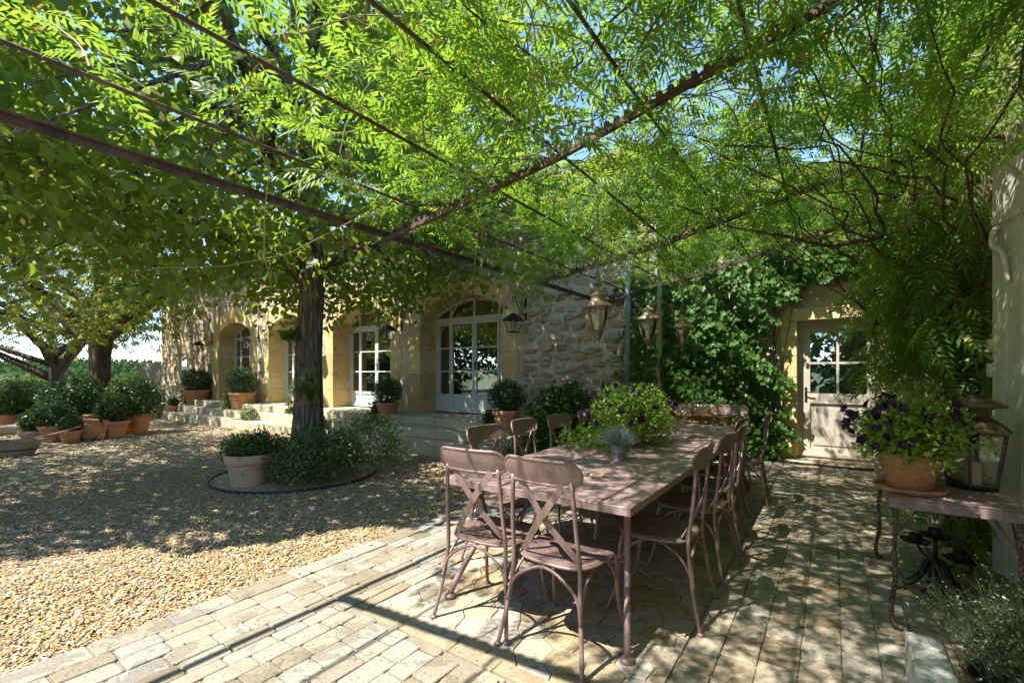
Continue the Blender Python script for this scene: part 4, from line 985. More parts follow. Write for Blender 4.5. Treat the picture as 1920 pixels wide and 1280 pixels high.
tag(np_mesh('wood', V, F, 'wood_leaf'), 'wooded hills closing the valley', 'wood', kind='stuff')

# ================================================================== FURNITURE
# ---- dining table
TX0, TX1, TY0, TY1, TH = -1.985, -.785, 2.13, 6.16, .76
table = thing('dining_table', 'long mauve-brown painted metal dining table down the middle of the terrace', 'table', ((TX0 + TX1) / 2, (TY0 + TY1) / 2, .012))
tw, tl = TX1 - TX0, TY1 - TY0; th = TH - .012
m = MB(); m.cbox((0, 0, th - .003), (tw, tl, .006), .0025); 
for sx in (-1, 1): m.box((sx * (tw / 2 - .004), 0, th - .023), (.005, tl - .004, .034))
for sy in (-1, 1): m.box((0, sy * (tl / 2 - .004), th - .023), (tw - .014, .005, .034))
m.build('tabletop', 'table_metal', table)
m = MB()
for y in (-1.6, -.55, .55, 1.6): m.box((0, y, th - .019), (tw - .03, .04, .026))
m.build('underframe', 'table_metal', table)
for sx in (-1, 1):
    for sy in (-1, 1):
        bx, by = -sx * .36, -sy * .94; x0, y0 = sx * (tw / 2 - .028), sy * (tl / 2 - .03)
        prof = [(.70, .00), (.685, .03), (.66, .10), (.62, .17), (.56, .225), (.48, .25), (.38, .235), (.26, .17), (.15, .09), (.06, .025), (.0, .0)]
        m = MB(); m.tube([(x0 + bx * b, y0 + by * b, z + .012) for z, b in prof], .0185, 10); leg = m.build('leg', 'chair_metal', table, True)
        f = MB(); f.lathe([(.0, .0), (.036, .0), (.038, .008), (.030, .018), (.016, .026)], 14, (x0, y0, .0)); f.build('foot', 'chair_metal', leg, True)
        p0 = Vector((x0 + bx * .235, y0 + by * .235, .39)); p1 = Vector((x0 * .25, y0 + by * .55, th - .045))
        m = MB(); m.tube([p0, p0 + Vector((-sx * .10, -sy * .03, -.03)), p0 + Vector((-sx * .22, -sy * .08, .0)), p0.lerp(p1, .72) + Vector((0, 0, .03)), p1 + Vector((sx * .03, 0, -.005)), p1], .013, 8); m.build('brace', 'chair_metal', table, True)

# ---- bistro chair (faces local +Y)
def arc3(p, q, mid, n=8):
    p, q, mid = Vector(p), Vector(q), Vector(mid); return [p * (1 - t_) ** 2 + (mid * 2 - (p + q) / 2) * 2 * t_ * (1 - t_) + q * t_ ** 2 for t_ in (i / n for i in range(n + 1))]
def smooth_pts(P, n=5):
    P = [Vector(p) for p in P]; Q = [P[0]] + P + [P[-1]]; out = []
    for i in range(1, len(Q) - 2):
        for k in range(n):
            t_ = k / n; a, b, c, d = Q[i - 1:i + 3]
            out.append(.5 * ((2 * b) + (c - a) * t_ + (2 * a - 5 * b + 4 * c - d) * t_ ** 2 + (3 * b - a - 3 * c + d) * t_ ** 3))
    return out + [P[-1]]
def make_chair():
    t = thing('bistro_chair', '', 'chair', (0, 0, .013), group='bistro chairs round the long table')
    SH = .455; RM = .0105; CH = 'chair_metal'
    # seat outline: wide front, rounded back
    out = []
    for k in range(28):
        a = 2 * math.pi * k / 28; c, s_ = math.cos(a), math.sin(a); e = .62
        out.append((.205 * math.copysign(abs(c) ** e, c) * (1.0 + .05 * s_), .20 * math.copysign(abs(s_) ** e, s_)))
    m = MB(); n = len(out)
    vs = [(x, y, SH - .012) for x, y in out] + [(x, y, SH) for x, y in out] + [(x * .93, y * .93, SH + .004) for x, y in out] + [(x * .6, y * .6, SH - .004) for x, y in out] + [(0, 0, SH - .007), (0, 0, SH - .012)]
    fs = [(j * n + i, j * n + (i + 1) % n, (j + 1) * n + (i + 1) % n, (j + 1) * n + i) for j in range(3) for i in range(n)] + [(3 * n + i, 3 * n + (i + 1) % n, 4 * n) for i in range(n)] + [((i + 1) % n, i, 4 * n + 1) for i in range(n)]
    m.add(vs, fs); seat = m.build('seat', CH, t, AS)
    m = MB(); m.tube([(x, y, SH - .012) for x, y in out], .009, 6, closed=True); m.build('seat_rim', CH, seat, True)
    # back panel: curved stadium plate with rolled rim
    def bend(x, z): return (x, -.262 - (z - .86) * .30 + .9 * x * x, z + .022)
    ol = []; hw_, hh = .205, .058
    for k in range(32):
        a = 2 * math.pi * k / 32; c, s_ = math.cos(a), math.sin(a); ol.append((math.copysign(hw_ - hh, c) + hh * c if abs(c) > 1e-6 else 0, hh * s_))
    for q in range(1, 6): pass
    m = MB(); nn = 13
    def colz(x): d = max(0, abs(x) - (hw_ - hh)); return math.sqrt(max(hh * hh - d * d, 0))
    gx_ = [-hw_ + 2 * hw_ * i / (nn - 1) for i in range(nn)]; gx_[0] *= .985; gx_[-1] *= .985
    vs = []
    for th_ in (-.004, .004):
        for x in gx_:
            for k in range(4):
                z = .875 + colz(x) * (-1 + 2 * k / 3); p = bend(x, z); bulge = -.006 * (1 if k in (1, 2) else 0); vs.append((p[0], p[1] + th_ + bulge, p[2]))
    fs = []
    for s_ in (0, 1):
        o_ = s_ * nn * 4
        for i in range(nn - 1):
            for k in range(3): fs.append((o_ + i * 4 + k, o_ + (i + 1) * 4 + k, o_ + (i + 1) * 4 + k + 1, o_ + i * 4 + k + 1))
    m.add(vs, fs); back = m.build('back_panel', CH, t, True)
    rim = []
    for k in range(15): x = -(hw_ - hh) + 2 * (hw_ - hh) * k / 14; rim.append(bend(x, .875 + hh))
    for k in range(1, 8): a = R(90 - 180 * k / 8); rim.append(bend(hw_ - hh + hh * math.cos(a), .875 + hh * math.sin(a)))
    for k in range(15): x = (hw_ - hh) - 2 * (hw_ - hh) * k / 14; rim.append(bend(x, .875 - hh))
    for k in range(1, 8): a = R(270 - 180 * k / 8); rim.append(bend(-(hw_ - hh) + hh * math.cos(a), .875 + hh * math.sin(a)))
    m = MB(); m.tube(rim, .0085, 6, closed=True); m.build('back_rim', CH, back, True)
    for s_ in (-1, 1):
        m = MB(); m.tube(smooth_pts([(s_ * .228, -.268, 0), (s_ * .205, -.232, .15), (s_ * .185, -.205, .33), (s_ * .18, -.198, .46), (s_ * .172, -.218, .64), bend(s_ * .158, .84)], 4), RM, 8); leg = m.build('rear_leg', CH, t, True)
        f = MB(); f.lathe([(.0, 0), (.018, 0), (.019, .006), (.011, .014)], 10, (s_ * .228, -.268, 0)); f.build('foot', CH, leg, True)
        m = MB(); m.tube(smooth_pts([(s_ * .215, .235, 0), (s_ * .196, .20, .10), (s_ * .185, .178, .24), (s_ * .188, .172, .36), (s_ * .178, .155, SH - .015)], 4), RM, 8); leg = m.build('front_leg', CH, t, True)
        f = MB(); f.lathe([(.0, 0), (.018, 0), (.019, .006), (.011, .014)], 10, (s_ * .215, .235, 0)); f.build('foot', CH, leg, True)
        # arched side brace
        m = MB(); m.tube(smooth_pts([(s_ * .193, -.218, .26), (s_ * .185, -.15, .37), (s_ * .175, -.02, .432), (s_ * .18, .10, .39), (s_ * .186, .176, .28)], 4), .0075, 6); m.build('brace', CH, t, True)
        # crossed back strap: flat bar
        a = Vector(bend(s_ * .125, .825)); b = Vector((-s_ * .150, -.150, SH + .004)); pts = [a.lerp(b, k / 8) + Vector((0, -.010 * s_ - .03 * math.sin(math.pi * k / 8), 0)) for k in range(9)]
        m = MB(); d = (b - a).normalized(); wv = Vector((d.z, 0, -d.x)).normalized() * .017; vs = []
        for p in pts: vs += [p - wv + Vector((0, -.0025, 0)), p + wv + Vector((0, -.0025, 0)), p + wv + Vector((0, .0025, 0)), p - wv + Vector((0, .0025, 0))]
        fs = [(4 * k + i, 4 * k + (i + 1) % 4, 4 * k + 4 + (i + 1) % 4, 4 * k + 4 + i) for k in range(8) for i in range(4)] + [(3, 2, 1, 0), (32, 33, 34, 35)]
        m.add(vs, fs); m.build('cross_strap', CH, t)
    m = MB(); m.tube(smooth_pts([(-.198, -.228, .22), (-.16, -.21, .34), (0, -.205, .425), (.16, -.21, .34), (.198, -.228, .22)], 5), .0085, 6); m.build('brace', CH, t, True)
    m = MB(); m.tube(smooth_pts([(-.187, .182, .27), (-.14, .175, .38), (0, .17, .432), (.14, .175, .38), (.187, .182, .27)], 5), .0075, 6); m.build('brace', CH, t, True)
    return t
chair0 = make_chair()
left_l = ['nearest', 'second', 'third', 'fourth', 'fifth and farthest']
spots = [(-1.64, 2.215, R(3), 'brown metal chair with crossed back at the near table end, the left one'),
         (-1.155, 2.185, R(-3), 'brown metal chair with crossed back at the near table end, the right one')]
for k, (y, dx, a) in enumerate(((2.83, 0, 2), (3.52, .02, -3), (4.17, 0, 3), (4.78, -.08, -2), (5.5, .05, 4))): spots.append((-.86 + dx, y, R(90 + a), left_l[k] + ' brown metal chair along the right long side of the table'))
for k, (y, dx, a) in enumerate(((2.86, 0, -3), (3.48, .03, 4), (4.05, 0, -2), (4.72, .02, 3), (5.22, 0, -4))): spots.append((-1.98 - dx, y, R(-90 + a), left_l[k] + ' brown metal chair along the left, gravel side of the table'))
spots += [(-1.72, 6.22, R(177), 'brown metal chair at the far table end, half hidden by the petunias'), (-1.07, 6.24, R(183), 'brown metal chair at the far table end with sun spots on its back')]
for i, (x, y, a, lab) in enumerate(spots):
    c = chair0 if i == 0 else copy_tree(chair0); c.location = (x, y, .013); c.rotation_euler = (0, 0, a); c.scale = (1.08, 1.04, 1.02); c['label'] = lab

# ---- plants and pots on the table
def flower_bush(name, label, loc, rad, nleaf, nfl, lsize, group=None, trail=None, zc=None):
    t = thing(name, label, 'plant', loc, group=group); zc = rad[2] * .8 if zc is None else zc
    P, d = ball_points(nleaf, (0, 0, zc), rad, (.35, 1.05), .22, -.75); ex = []
    if trail:
        for (dx, dy, n_, zz) in trail: ex.append(np.stack([rng.uniform(0, 1, n_) * dx + rng.normal(0, .06, n_), rng.uniform(0, 1, n_) * dy + rng.normal(0, .07, n_), rng.uniform(.01, zz, n_)], 1))
        P = np.concatenate([P] + ex); d = np.concatenate([d, nrm(rng.normal(size=(len(P) - len(d), 3)))])
    V, F = scatter(T_LEAF, P, d * .6 + rng.normal(size=d.shape) * .7, d + A(0, 0, .7)[None] + rng.normal(size=d.shape) * .4, lsize * rng.uniform(.6, 1.25, len(P))); np_mesh('leaves', V, F, 'petunia_leaf', t)
    m = MB()
    for k in range(26):
        q, _ = ball_points(16, (0, 0, zc), rad, (.8, 1), .1, -.3); m.tube([(0, 0, .02), tuple(q[0] * A(.5, .5, .8)), tuple(q[0])], .0028, 4, caps=False)
    m.build('stems', 'petunia_leaf', t)
    P, d = ball_points(nfl * 2, (0, 0, zc), np.array(rad) * 1.0, (.97, 1.14), .22, -.35); P, d = P[:nfl], d[:nfl]
    for k in range(len(P)):
        N = nrm((d[k] + A(.2, -.5, .3) + rng.normal(0, .3, 3))[None]); V, F = scatter(T_STAR, np.zeros((1, 3)), rng.normal(size=(1, 3)), N, A(rng.uniform(.055, .082)))
        o = np_mesh('flower', V, F, 'petunia_flower', t); o.location = P[k]
    return t
def lathe_pot(m, r, h, rim=.03, lip=.02, wall=.02):
    """flower pot profile with rolled rim, open inside"""
    rb = r * .72
    m.lathe([(rb, 0), (rb + (r - rb) * .1, .004), (r * .985, h - rim * 1.6), (r + lip, h - rim * 1.5), (r + lip + .004, h - rim * .5), (r + lip, h), (r - wall * .2, h), (r - wall, h - .01), (r - wall - .01, h * .82)], 28, cap1=False)
    return m
pet = flower_bush('petunia_plant', 'lime green petunia bush with black-purple flowers standing on the long table', (-1.50, 4.15, TH + .004), (.36, .40, .30), 5200, 46, .040, trail=[(-.42, -.65, 900, .16), (.02, -.55, 520, .12), (-.2, .5, 300, .12)], zc=.25)
m = MB(); lathe_pot(m, .15, .17, .03, .012); m.build('pot', 'terracotta', pet, AS)
m = MB(); m.lathe([(.0, .14), (.135, .14)], 20, cap0=False, cap1=False); m.build('soil', 'soil', pet)
fes = thing('fescue_pot', 'blue fescue grass in a small ribbed zinc bucket on the table', 'potted plant', (-1.30, 3.27, TH + .001))
m = MB(); m.lathe([(.045, 0), (.046, .003), (.050, .06), (.0515, .062), (.0515, .066), (.050, .068), (.055, .105), (.058, .108), (.058, .112), (.054, .112), (.052, .10)], 24, cap1=False); m.build('bucket', 'zinc', fes, AS)
m = MB(); m.lathe([(.0, .095), (.052, .10)], 16, cap0=False, cap1=False); m.build('soil', 'soil', fes)
n = 1500; a = rng.uniform(0, 6.28, n); sp = rng.uniform(.0, 1.0, n); D = np.stack([np.cos(a) * np.sin(sp * 1.25), np.sin(a) * np.sin(sp * 1.25), np.cos(sp * 1.25)], 1); P = np.stack([np.cos(a) * .03 * sp, np.sin(a) * .03 * sp, np.full(n, .10)], 1)
V, F = scatter((T_BLADE[0] * A(.55, 1, 1)[None], T_BLADE[1]), P, D, rng.normal(size=(n, 3)), rng.uniform(.12, .185, n)); np_mesh('grass', V, F, 'fescue_leaf', fes)
# yellow fallen bracts on the table
m = MB()
for k, (x, y) in enumerate(((-1.22, 2.62), (-1.17, 2.68))):
    V, F = scatter(T_DIA, A((0, 0, 0), (0, 0, .004), (.01, .005, .002)), A((1, .2, .1), (-.3, 1, .2), (.2, -.8, .2)), np.tile(A(0, 0, 1), (3, 1)), A(.05, .045, .04))
    o = np_mesh('fallen_bract', V, F, 'dry_bract'); o.location = (x, y, TH + .006); tag(o, ('left' if k == 0 else 'right') + ' of two dry yellow bracts lying near the table front', 'leaf')

# ---- wooden side table with white bowl, before the ivy
wt = thing('wooden_side_table', 'plain orange wood side table against the ivy behind the far chairs', 'table', (-1.63, 7.12, .013))
m = MB(); m.cbox((0, 0, .79), (.95, .42, .028), .006); m.build('tabletop', 'wood_orange', wt)
m = MB(); m.box((0, -.16, .73), (.82, .022, .09)); m.box((0, .16, .73), (.82, .022, .09)); m.box((-.41, 0, .73), (.022, .30, .09)); m.box((.41, 0, .73), (.022, .30, .09)); m.build('apron', 'wood_orange', wt)
for sx in (-1, 1):
    for sy in (-1, 1): m = MB(); m.cbox((sx * .42, sy * .17, .388), (.05, .05, .775), .005); m.build('leg', 'wood_orange', wt)
bowl = thing('enamel_bowl', 'white oval enamel planter with sprigs on the wooden side table', 'planter', (-1.60, 7.10, .818))
m = MB(); m.lathe([(.09, 0), (.095, .004), (.125, .10), (.135, .118), (.135, .124), (.125, .122), (.112, .08)], 26, cap1=False, sx=1.25); m.build('bowl', 'white_enamel', bowl, AS)
m = MB(); m.lathe([(.0, .09), (.115, .09)], 20, cap0=False, cap1=False, sx=1.2); m.build('soil', 'soil', bowl)
n = 70; P = np.stack([rng.normal(0, .07, n), rng.normal(0, .04, n), rng.uniform(.10, .24, n)], 1); V, F = scatter(T_LEAF, P, A(0, 0, 1)[None] + rng.normal(0, .5, (n, 3)), rng.normal(size=(n, 3)), .05); np_mesh('sprigs', V, F, 'bush_leaf', bowl)['kind'] = 'stuff'

# ---- hanging lanterns above the table
def hanging_lantern(x, y, zb, label, rz):
    t = thing('hanging_lantern', label, 'lantern', (x, y, zb), rz, 'glass lanterns hanging over the table'); s = 1.0
    m = MB(); m.lathe([(.002, -.012), (.010, -.006), (.012, .004), (.006, .012), (.005, .02), (.012, .026)], 14); m.build('finial', 'copper', t, True)
    m = MB(); m.lathe([(.012, .026), (.030, .045), (.040, .075), (.044, .080), (.044, .088), (.036, .090)], 22); m.build('base_cup', 'copper_dark', t, AS)
    m = MB(); m.lathe([(.036, .088), (.052, .12), (.068, .17), (.077, .22), (.080, .262)], 28, cap0=False, cap1=False); m.build('glass_globe', 'lantern_glass', t, True)
    for k in range(4):
        a = R(45 + 90 * k); m = MB(); m.tube([(math.cos(a) * r, math.sin(a) * r, z) for r, z in ((.040, .088), (.055, .12), (.0715, .17), (.081, .22), (.085, .268))], .0028, 5); m.build('rib', 'copper', t, True)
    m = MB(); m.lathe([(.098, .262), (.100, .268), (.094, .282), (.070, .298), (.056, .304), (.054, .308), (.050, .338), (.058, .342), (.060, .350), (.046, .362), (.026, .374), (.020, .390), (.010, .396)], 26); m.build('hood', 'copper', t, AS)
    m = MB(); m.lathe([(.088, .258), (.0885, .270)], 26, cap0=False, cap1=False); m.build('collar', 'copper_dark', t)
    m = MB(); m.lathe([(.018, .09), (.018, .16), (.016, .162), (.004, .165), (.003, .18)], 12); m.build('candle_tube', 'candle', t, True)
    ztop = pz(x) - zb; n = int((ztop - .40) / .022)
    ch = MB()
    for k in range(n):
        zc = .405 + k * .022; pts = []
        for j in range(8):
            a = 2 * math.pi * j / 8; u, v_ = .0075 * math.cos(a), .0155 * math.sin(a); pts.append((u, 0, zc + v_) if k % 2 else (0, u, zc + v_))
        ch.tube(pts, .0022, 4, closed=True)
    ch.build('chain', 'copper_dark', t, True)
hanging_lantern(-1.42, 3.17, 1.625, 'nearest and largest-looking of the three copper and glass lanterns on chains', .3)
hanging_lantern(-1.40, 4.25, 1.635, 'middle copper and glass lantern on a chain, beside the drainpipe', 1.0)
hanging_lantern(-1.42, 5.52, 1.665, 'farthest copper and glass lantern, hanging before the ivy', 0.1)

# ---- wall lanterns on scroll brackets
def wall_lantern():
    t = thing('wall_lantern', '', 'lantern', (0, FY, 2.1), group='black lanterns on the facade')
    L = -.42
    m = MB(); m.box((0, -.012, .46), (.03, .02, .44)); m.lathe([(.0, 0), (.02, .0), (.02, .02), (.0, .03)], 8, (0, -.02, .68))
    m.tube(smooth_pts([(0, -.02, .34), (0, -.12, .36), (0, -.26, .46), (0, -.36, .60), (0, -.42, .62), (0, -.44, .57), (0, -.42, .54)], 5), .010, 6)
    sp = [(0, -.13 + .075 * (1 - k / 26) * math.cos(k * .5), .50 + .075 * (1 - k / 26) * math.sin(k * .5)) for k in range(24)]; m.tube(sp, .007, 5)
    m.tube([(0, -.02, .60), (0, -.06, .60), (0, -.07, .55)], .007, 5); m.build('bracket', 'black_iron', t, True)
    m = MB(); m.tube([(0, L, .54), (0, L, .30)], .006, 5); m.build('chain', 'black_iron', t)
    def fr(w0, w1, z0, z1): return [(-w0, L - w0, z0), (w0, L - w0, z0), (w0, L + w0, z0), (-w0, L + w0, z0), (-w1, L - w1, z1), (w1, L - w1, z1), (w1, L + w1, z1), (-w1, L + w1, z1)]
    Q = [(3, 2, 1, 0), (4, 5, 6, 7), (0, 1, 5, 4), (1, 2, 6, 5), (2, 3, 7, 6), (3, 0, 4, 7)]
    m = MB(); m.add(fr(.135, .068, .21, .305), Q); m.add(fr(.14, .14, .198, .212), Q); m.add(fr(.05, .035, .305, .325), Q); m.build('hood', 'black_iron', t)
    c = MB(); b = MB()
    for sx, sy in ((-1, -1), (1, -1), (1, 1), (-1, 1)): c.tube([(sx * .073, L + sy * .073, .01), (sx * .125, L + sy * .125, .20)], .007, 4)
    c.build('frame', 'black_iron', t); b.add(fr(.082, .082, -.006, .012), Q); b.build('base', 'black_iron', t)
    for k in range(4):
        M = Matrix.Rotation(R(90 * k), 3, 'Z'); vs = [M @ Vector(p) + Vector((0, L, 0)) for p in ((-.07, -.070, .012), (.07, -.070, .012), (.12, -.121, .198), (-.12, -.121, .198))]
        p = MB(); p.add(vs, [(0, 1, 2, 3)]); p.build('pane', 'lantern_glass', t)
    m = MB(); m.lathe([(.018, .012), (.018, .09), (.003, .095)], 10, (0, L, 0)); m.build('candle', 'candle', t, True)
    return t
wl0 = wall_lantern()
for i, (x, lab) in enumerate(((-4.58, 'black wall lantern on a scroll bracket beside the nearest arched door'), (-7.86, 'black wall lantern between the two nearest arched doors'), (-10.95, 'black wall lantern half hidden behind the linden trunk'), (-14.05, 'black wall lantern right of the farthest arched door'), (-17.1, 'black wall lantern left of the farthest arched door'))):
    o = wl0 if i == 0 else copy_tree(wl0); o.location = (x, FY, 2.12); o['label'] = lab
# drainpipe
dp = thing('drainpipe', 'grey green metal drainpipe running down the stone wall corner', 'pipe', (-2.63, FY - .10, 0))
m = MB(); m.lathe([(.05, .2), (.05, 4.62)], 16); m.build('pipe', 'green_pipe', dp, True)
for z in (1.55, 3.0): m = MB(); m.lathe([(.058, z), (.058, z + .05)], 16); m.box((0, .06, z + .025), (.03, .10, .03)); m.build('clamp', 'green_pipe', dp)

# ---- potted plants
def potted(name, label, loc, r, h, bush, leaf, mat, n, pot='terracotta', group=None, T=T_DIA, trail=0, lump=.05, zoff=0.0, size=None):
    t = thing(name, label, 'potted plant', loc, random.uniform(0, 6.28), group)
    m = MB(); lathe_pot(m, r, h, .045 if r > .2 else .03); m.lathe([(r * .93, h * .60), (r * .95, h * .62), (r * .95, h * .64), (r * .94, h * .66)], 28, cap0=False, cap1=False); m.build('pot', pot, t, AS)
    m = MB(); m.lathe([(.0, h * .9), (r - .024, h * .88)], 20, cap0=False, cap1=False); m.build('soil', 'soil', t)
    zc = h + bush[2] * .80 + zoff
    leaf_ball('foliage', (0, 0, zc), bush, n, leaf, T, mat, t, lump=lump)
    m = MB(); m.tube([(0, 0, h * .85), (.01, 0, zc)], [.022, .012], 6); m.build('stem', 'vine_bark', t)
    if trail:
        a0 = R(200) - t.rotation_euler.z; parts = []
        for s_ in range(5):
            a = a0 + random.uniform(-.6, .6); k = trail // 5; u = rng.random(k); P = np.stack([np.cos(a) * (r + .05 + .05 * u) + rng.normal(0, .05, k), np.sin(a) * (r + .05 + .05 * u) + rng.normal(0, .05, k), h * 1.05 - u * h * .95], 1)
            parts.append(scatter(T_IVY, P, A(0, 0, -1)[None] + rng.normal(0, .5, P.shape), A(math.cos(a), math.sin(a), .3)[None] + rng.normal(0, .4, P.shape), .055 * rng.uniform(.7, 1.2, k)))
        V, F = merge(parts); np_mesh('trailing_ivy', V, F, 'bush_leaf', t)
    return t
Z2 = .372; G = 'clipped box balls along the facade'
potted('box_ball_pot', 'clipped box ball in a terracotta pot with trailing ivy right of the nearest arched door', (-4.62, 6.52, Z2), .23, .40, (.31, .31, .29), .032, 'box_leaf', 4200, group=G, trail=260)
potted('box_ball_pot', 'clipped box ball in a terracotta pot between the two nearest arched doors', (-7.78, 6.62, Z2), .23, .42, (.31, .31, .29), .032, 'box_leaf', 4000, group=G, trail=420)
potted('box_ball_pot', 'clipped box ball in a pot peeping out behind the linden trunk', (-10.95, 6.62, Z2), .24, .42, (.32, .32, .30), .036, 'box_leaf', 3000, group=G, trail=200)
potted('box_ball_pot', 'clipped box ball in a squat terracotta pot right of the farthest arched door', (-14.05, 6.62, Z2), .34, .48, (.42, .42, .40), .045, 'box_leaf', 3000, group=G, trail=260)
potted('box_ball_pot', 'clipped box ball in a wide tapering pot left of the farthest arched door', (-17.35, 6.75, Z2), .36, .48, (.42, .42, .40), .05, 'box_leaf', 3000, group=G, trail=260)
# shrub by the stone wall
sh = thing('yew_shrub', 'dark feathery shrub against the rubble wall between steps and drainpipe', 'shrub', (-3.5, 6.45, .0)); leaf_ball('foliage', (0, 0, .62), (.56, .50, .58), 7500, .075, T_DIA, 'box_leaf', sh, lump=.16, droop=-.1)
n = 1100; P = np.stack([rng.uniform(-.9, 1.1, n), rng.uniform(-.55, -.1, n), rng.uniform(.02, .32, n)], 1); V, F = scatter(T_LEAF, P, A(0, -.4, .4)[None] + rng.normal(0, .6, (n, 3)), A(0, -.6, 1)[None] + rng.normal(0, .4, (n, 3)), rng.uniform(.03, .06, n)); np_mesh('low_leaves', V, F, 'bush_leaf', sh)
for i, (x, y) in enumerate(((-9.35, 5.95), (-12.4, 6.0))):
    t = thing('step_weed', ('nearer' if i == 0 else 'farther') + ' small green plant growing out of the lowest stone step', 'plant', (x, y, .2)); leaf_ball('foliage', (0, 0, .13), (.30, .16, .20), 900, .05, T_LEAF, 'bush_leaf', t, core=0)
# planted ring under the linden
ring = thing('tree_ring', 'dark metal edging ring round the foot of the linden', 'edging', (-6.1, 3.62, 0))
m = MB(); m.lathe([(1.04, -.02), (1.04, .028), (1.050, .028), (1.050, -.02)], 56, cap0=False, cap1=False); m.build('edging', 'edging', ring)
m = MB(); m.lathe([(.0, .03), (.6, .025), (1.04, .012)], 40, cap0=False, cap1=False); m.build('soil', 'gravel_bed', ring)
sb = thing('ring_shrub', 'loose grey green shrub at the foot of the linden trunk', 'shrub', (-5.62, 3.55, 0))
parts = []
for c, rad, n_, s_ in (((.05, 0, .32), (.58, .58, .34), 5400, .050), ((.42, .55, .42), (.46, .48, .42), 2600, .05), ((-.55, -.35, .22), (.36, .36, .25), 1100, .05), ((.20, -.30, .22), (.40, .34, .24), 1300, .05)):
    P, d = ball_points(n_, c, rad, (.55, 1.06), .16, -.7); parts.append(scatter(T_LEAF, P, d * .8 + rng.normal(size=d.shape) * .6 + A(0, 0, .25)[None], d + A(0, 0, .6)[None] + rng.normal(size=d.shape) * .4, s_ * rng.uniform(.6, 1.2, len(P))))
V, F = merge(parts); np_mesh('foliage', V, F, 'shrub_leaf', sb)
m = MB()
for k in range(40):
    a = random.uniform(0, 6.28); r_ = random.uniform(.1, .6); m.tube([(r_ * .3 * math.cos(a), r_ * .3 * math.sin(a), 0), (r_ * math.cos(a), r_ * math.sin(a), random.uniform(.3, .65))], .006, 4)
m.build('stems', 'vine_bark', sb)
tp = thing('weathered_pot', 'large weathered pale terracotta pot with a leafy shrub beside the linden', 'potted plant', (-6.02, 2.93, 0))
m = MB(); m.lathe([(.185, 0), (.20, .01), (.250, .27), (.256, .29), (.272, .295), (.288, .37), (.29, .40), (.282, .405), (.262, .40), (.25, .34)], 34, cap1=False); o = m.build('pot', 'terracotta_pale', tp, AS)
m = MB(); m.lathe([(.0, .36), (.25, .355)], 20, cap0=False, cap1=False); m.build('soil', 'soil', tp)
parts = []
for c, rad, n_ in (((0, 0, .50), (.31, .31, .17), 2300), ((-.24, -.06, .42), (.16, .16, .16), 600), ((.16, .16, .52), (.2, .2, .14), 600)):
    P, d = ball_points(n_, c, rad, (.3, 1.08), .2, -.8); parts.append(scatter(T_LEAF, P, d * .7 + rng.normal(size=d.shape) * .6, d + A(0, 0, .7)[None] + rng.normal(size=d.shape) * .4, .045 * rng.uniform(.6, 1.2, len(P))))
V, F = merge(parts); np_mesh('foliage', V, F, 'bush_leaf', tp)

# ---- the cluster of pots across the yard
def gpot(lab, x, y, r, h, bush, n, mat='box_leaf', pot='terracotta', leaf=.055, T=T_LEAF, lump=.1): return potted('terracotta_pot', lab, (x, y, 0), r, h, bush, leaf, mat, n, pot, T=T, lump=lump, group='terracotta pots across the yard')
gpot('terracotta pot with a round dark shrub, right of the terracotta jars', -13.05, 3.42, .29, .36, (.32, .32, .30), 1800)
gpot('tall terracotta pot with the widest bush, rightmost of the pots across the yard', -13.45, 3.95, .30, .46, (.56, .56, .48), 2600, leaf=.07)
gpot('pale terracotta pot with blue green foliage left of the jars', -13.3, 2.52, .22, .33, (.36, .36, .26), 1700)
gpot('smallest terracotta pot with a little ball, in front of the left pots', -12.8, 2.68, .17, .24, (.18, .18, .17), 800)
gpot('low pale pot at the left end of the nearest group', -13.6, 2.28, .21, .22, (.22, .22, .24), 700, pot='terracotta_pale')
gpot('terracotta pot with a broad glossy dome of leaves behind the jars', -14.6, 3.15, .30, .45, (.68, .62, .46), 3200, leaf=.08)
gpot('terracotta pot at the left edge of the view', -17.2, 2.38, .26, .38, (.50, .50, .44), 1600, leaf=.07)
t = thing('planting_trough', 'long terracotta trough of grey green foliage at the left by the parapet', 'planter', (-17.5, 3.0, 0), R(100))
m = MB(); m.cbox((0, 0, .13), (1.3, .36, .26), .012); m.build('trough', 'terracotta', t); leaf_ball('foliage', (0, 0, .48), (.70, .32, .28), 1700, .07, T_LEAF, 'grey_leaf', t)
t = thing('feathery_shrub', 'pale feathery grey green shrub behind the pots on the left', 'shrub', (-16.4, 3.35, 0)); leaf_ball('foliage', (0, 0, .55), (.45, .45, .55), 1600, .09, T_DIA, 'grey_leaf', t, core=0)
t = thing('hedge_shrub', 'leafy dark shrub growing along the parapet at the far left', 'shrub', (-22.5, 3.4, 0)); leaf_ball('foliage', (0, 0, .55), (.9, 1.2, .62), 2600, .12, T_LEAF, 'bush_leaf', t)
m = MB(); m.cbox((0, 0, .09), (.5, 2.6, .18), .02); tag(m.build('low_kerb_stone', 'step_stone', loc=(-15.9, 1.9, 0)), 'low stone kerb in front of the planting at the left', 'kerb')
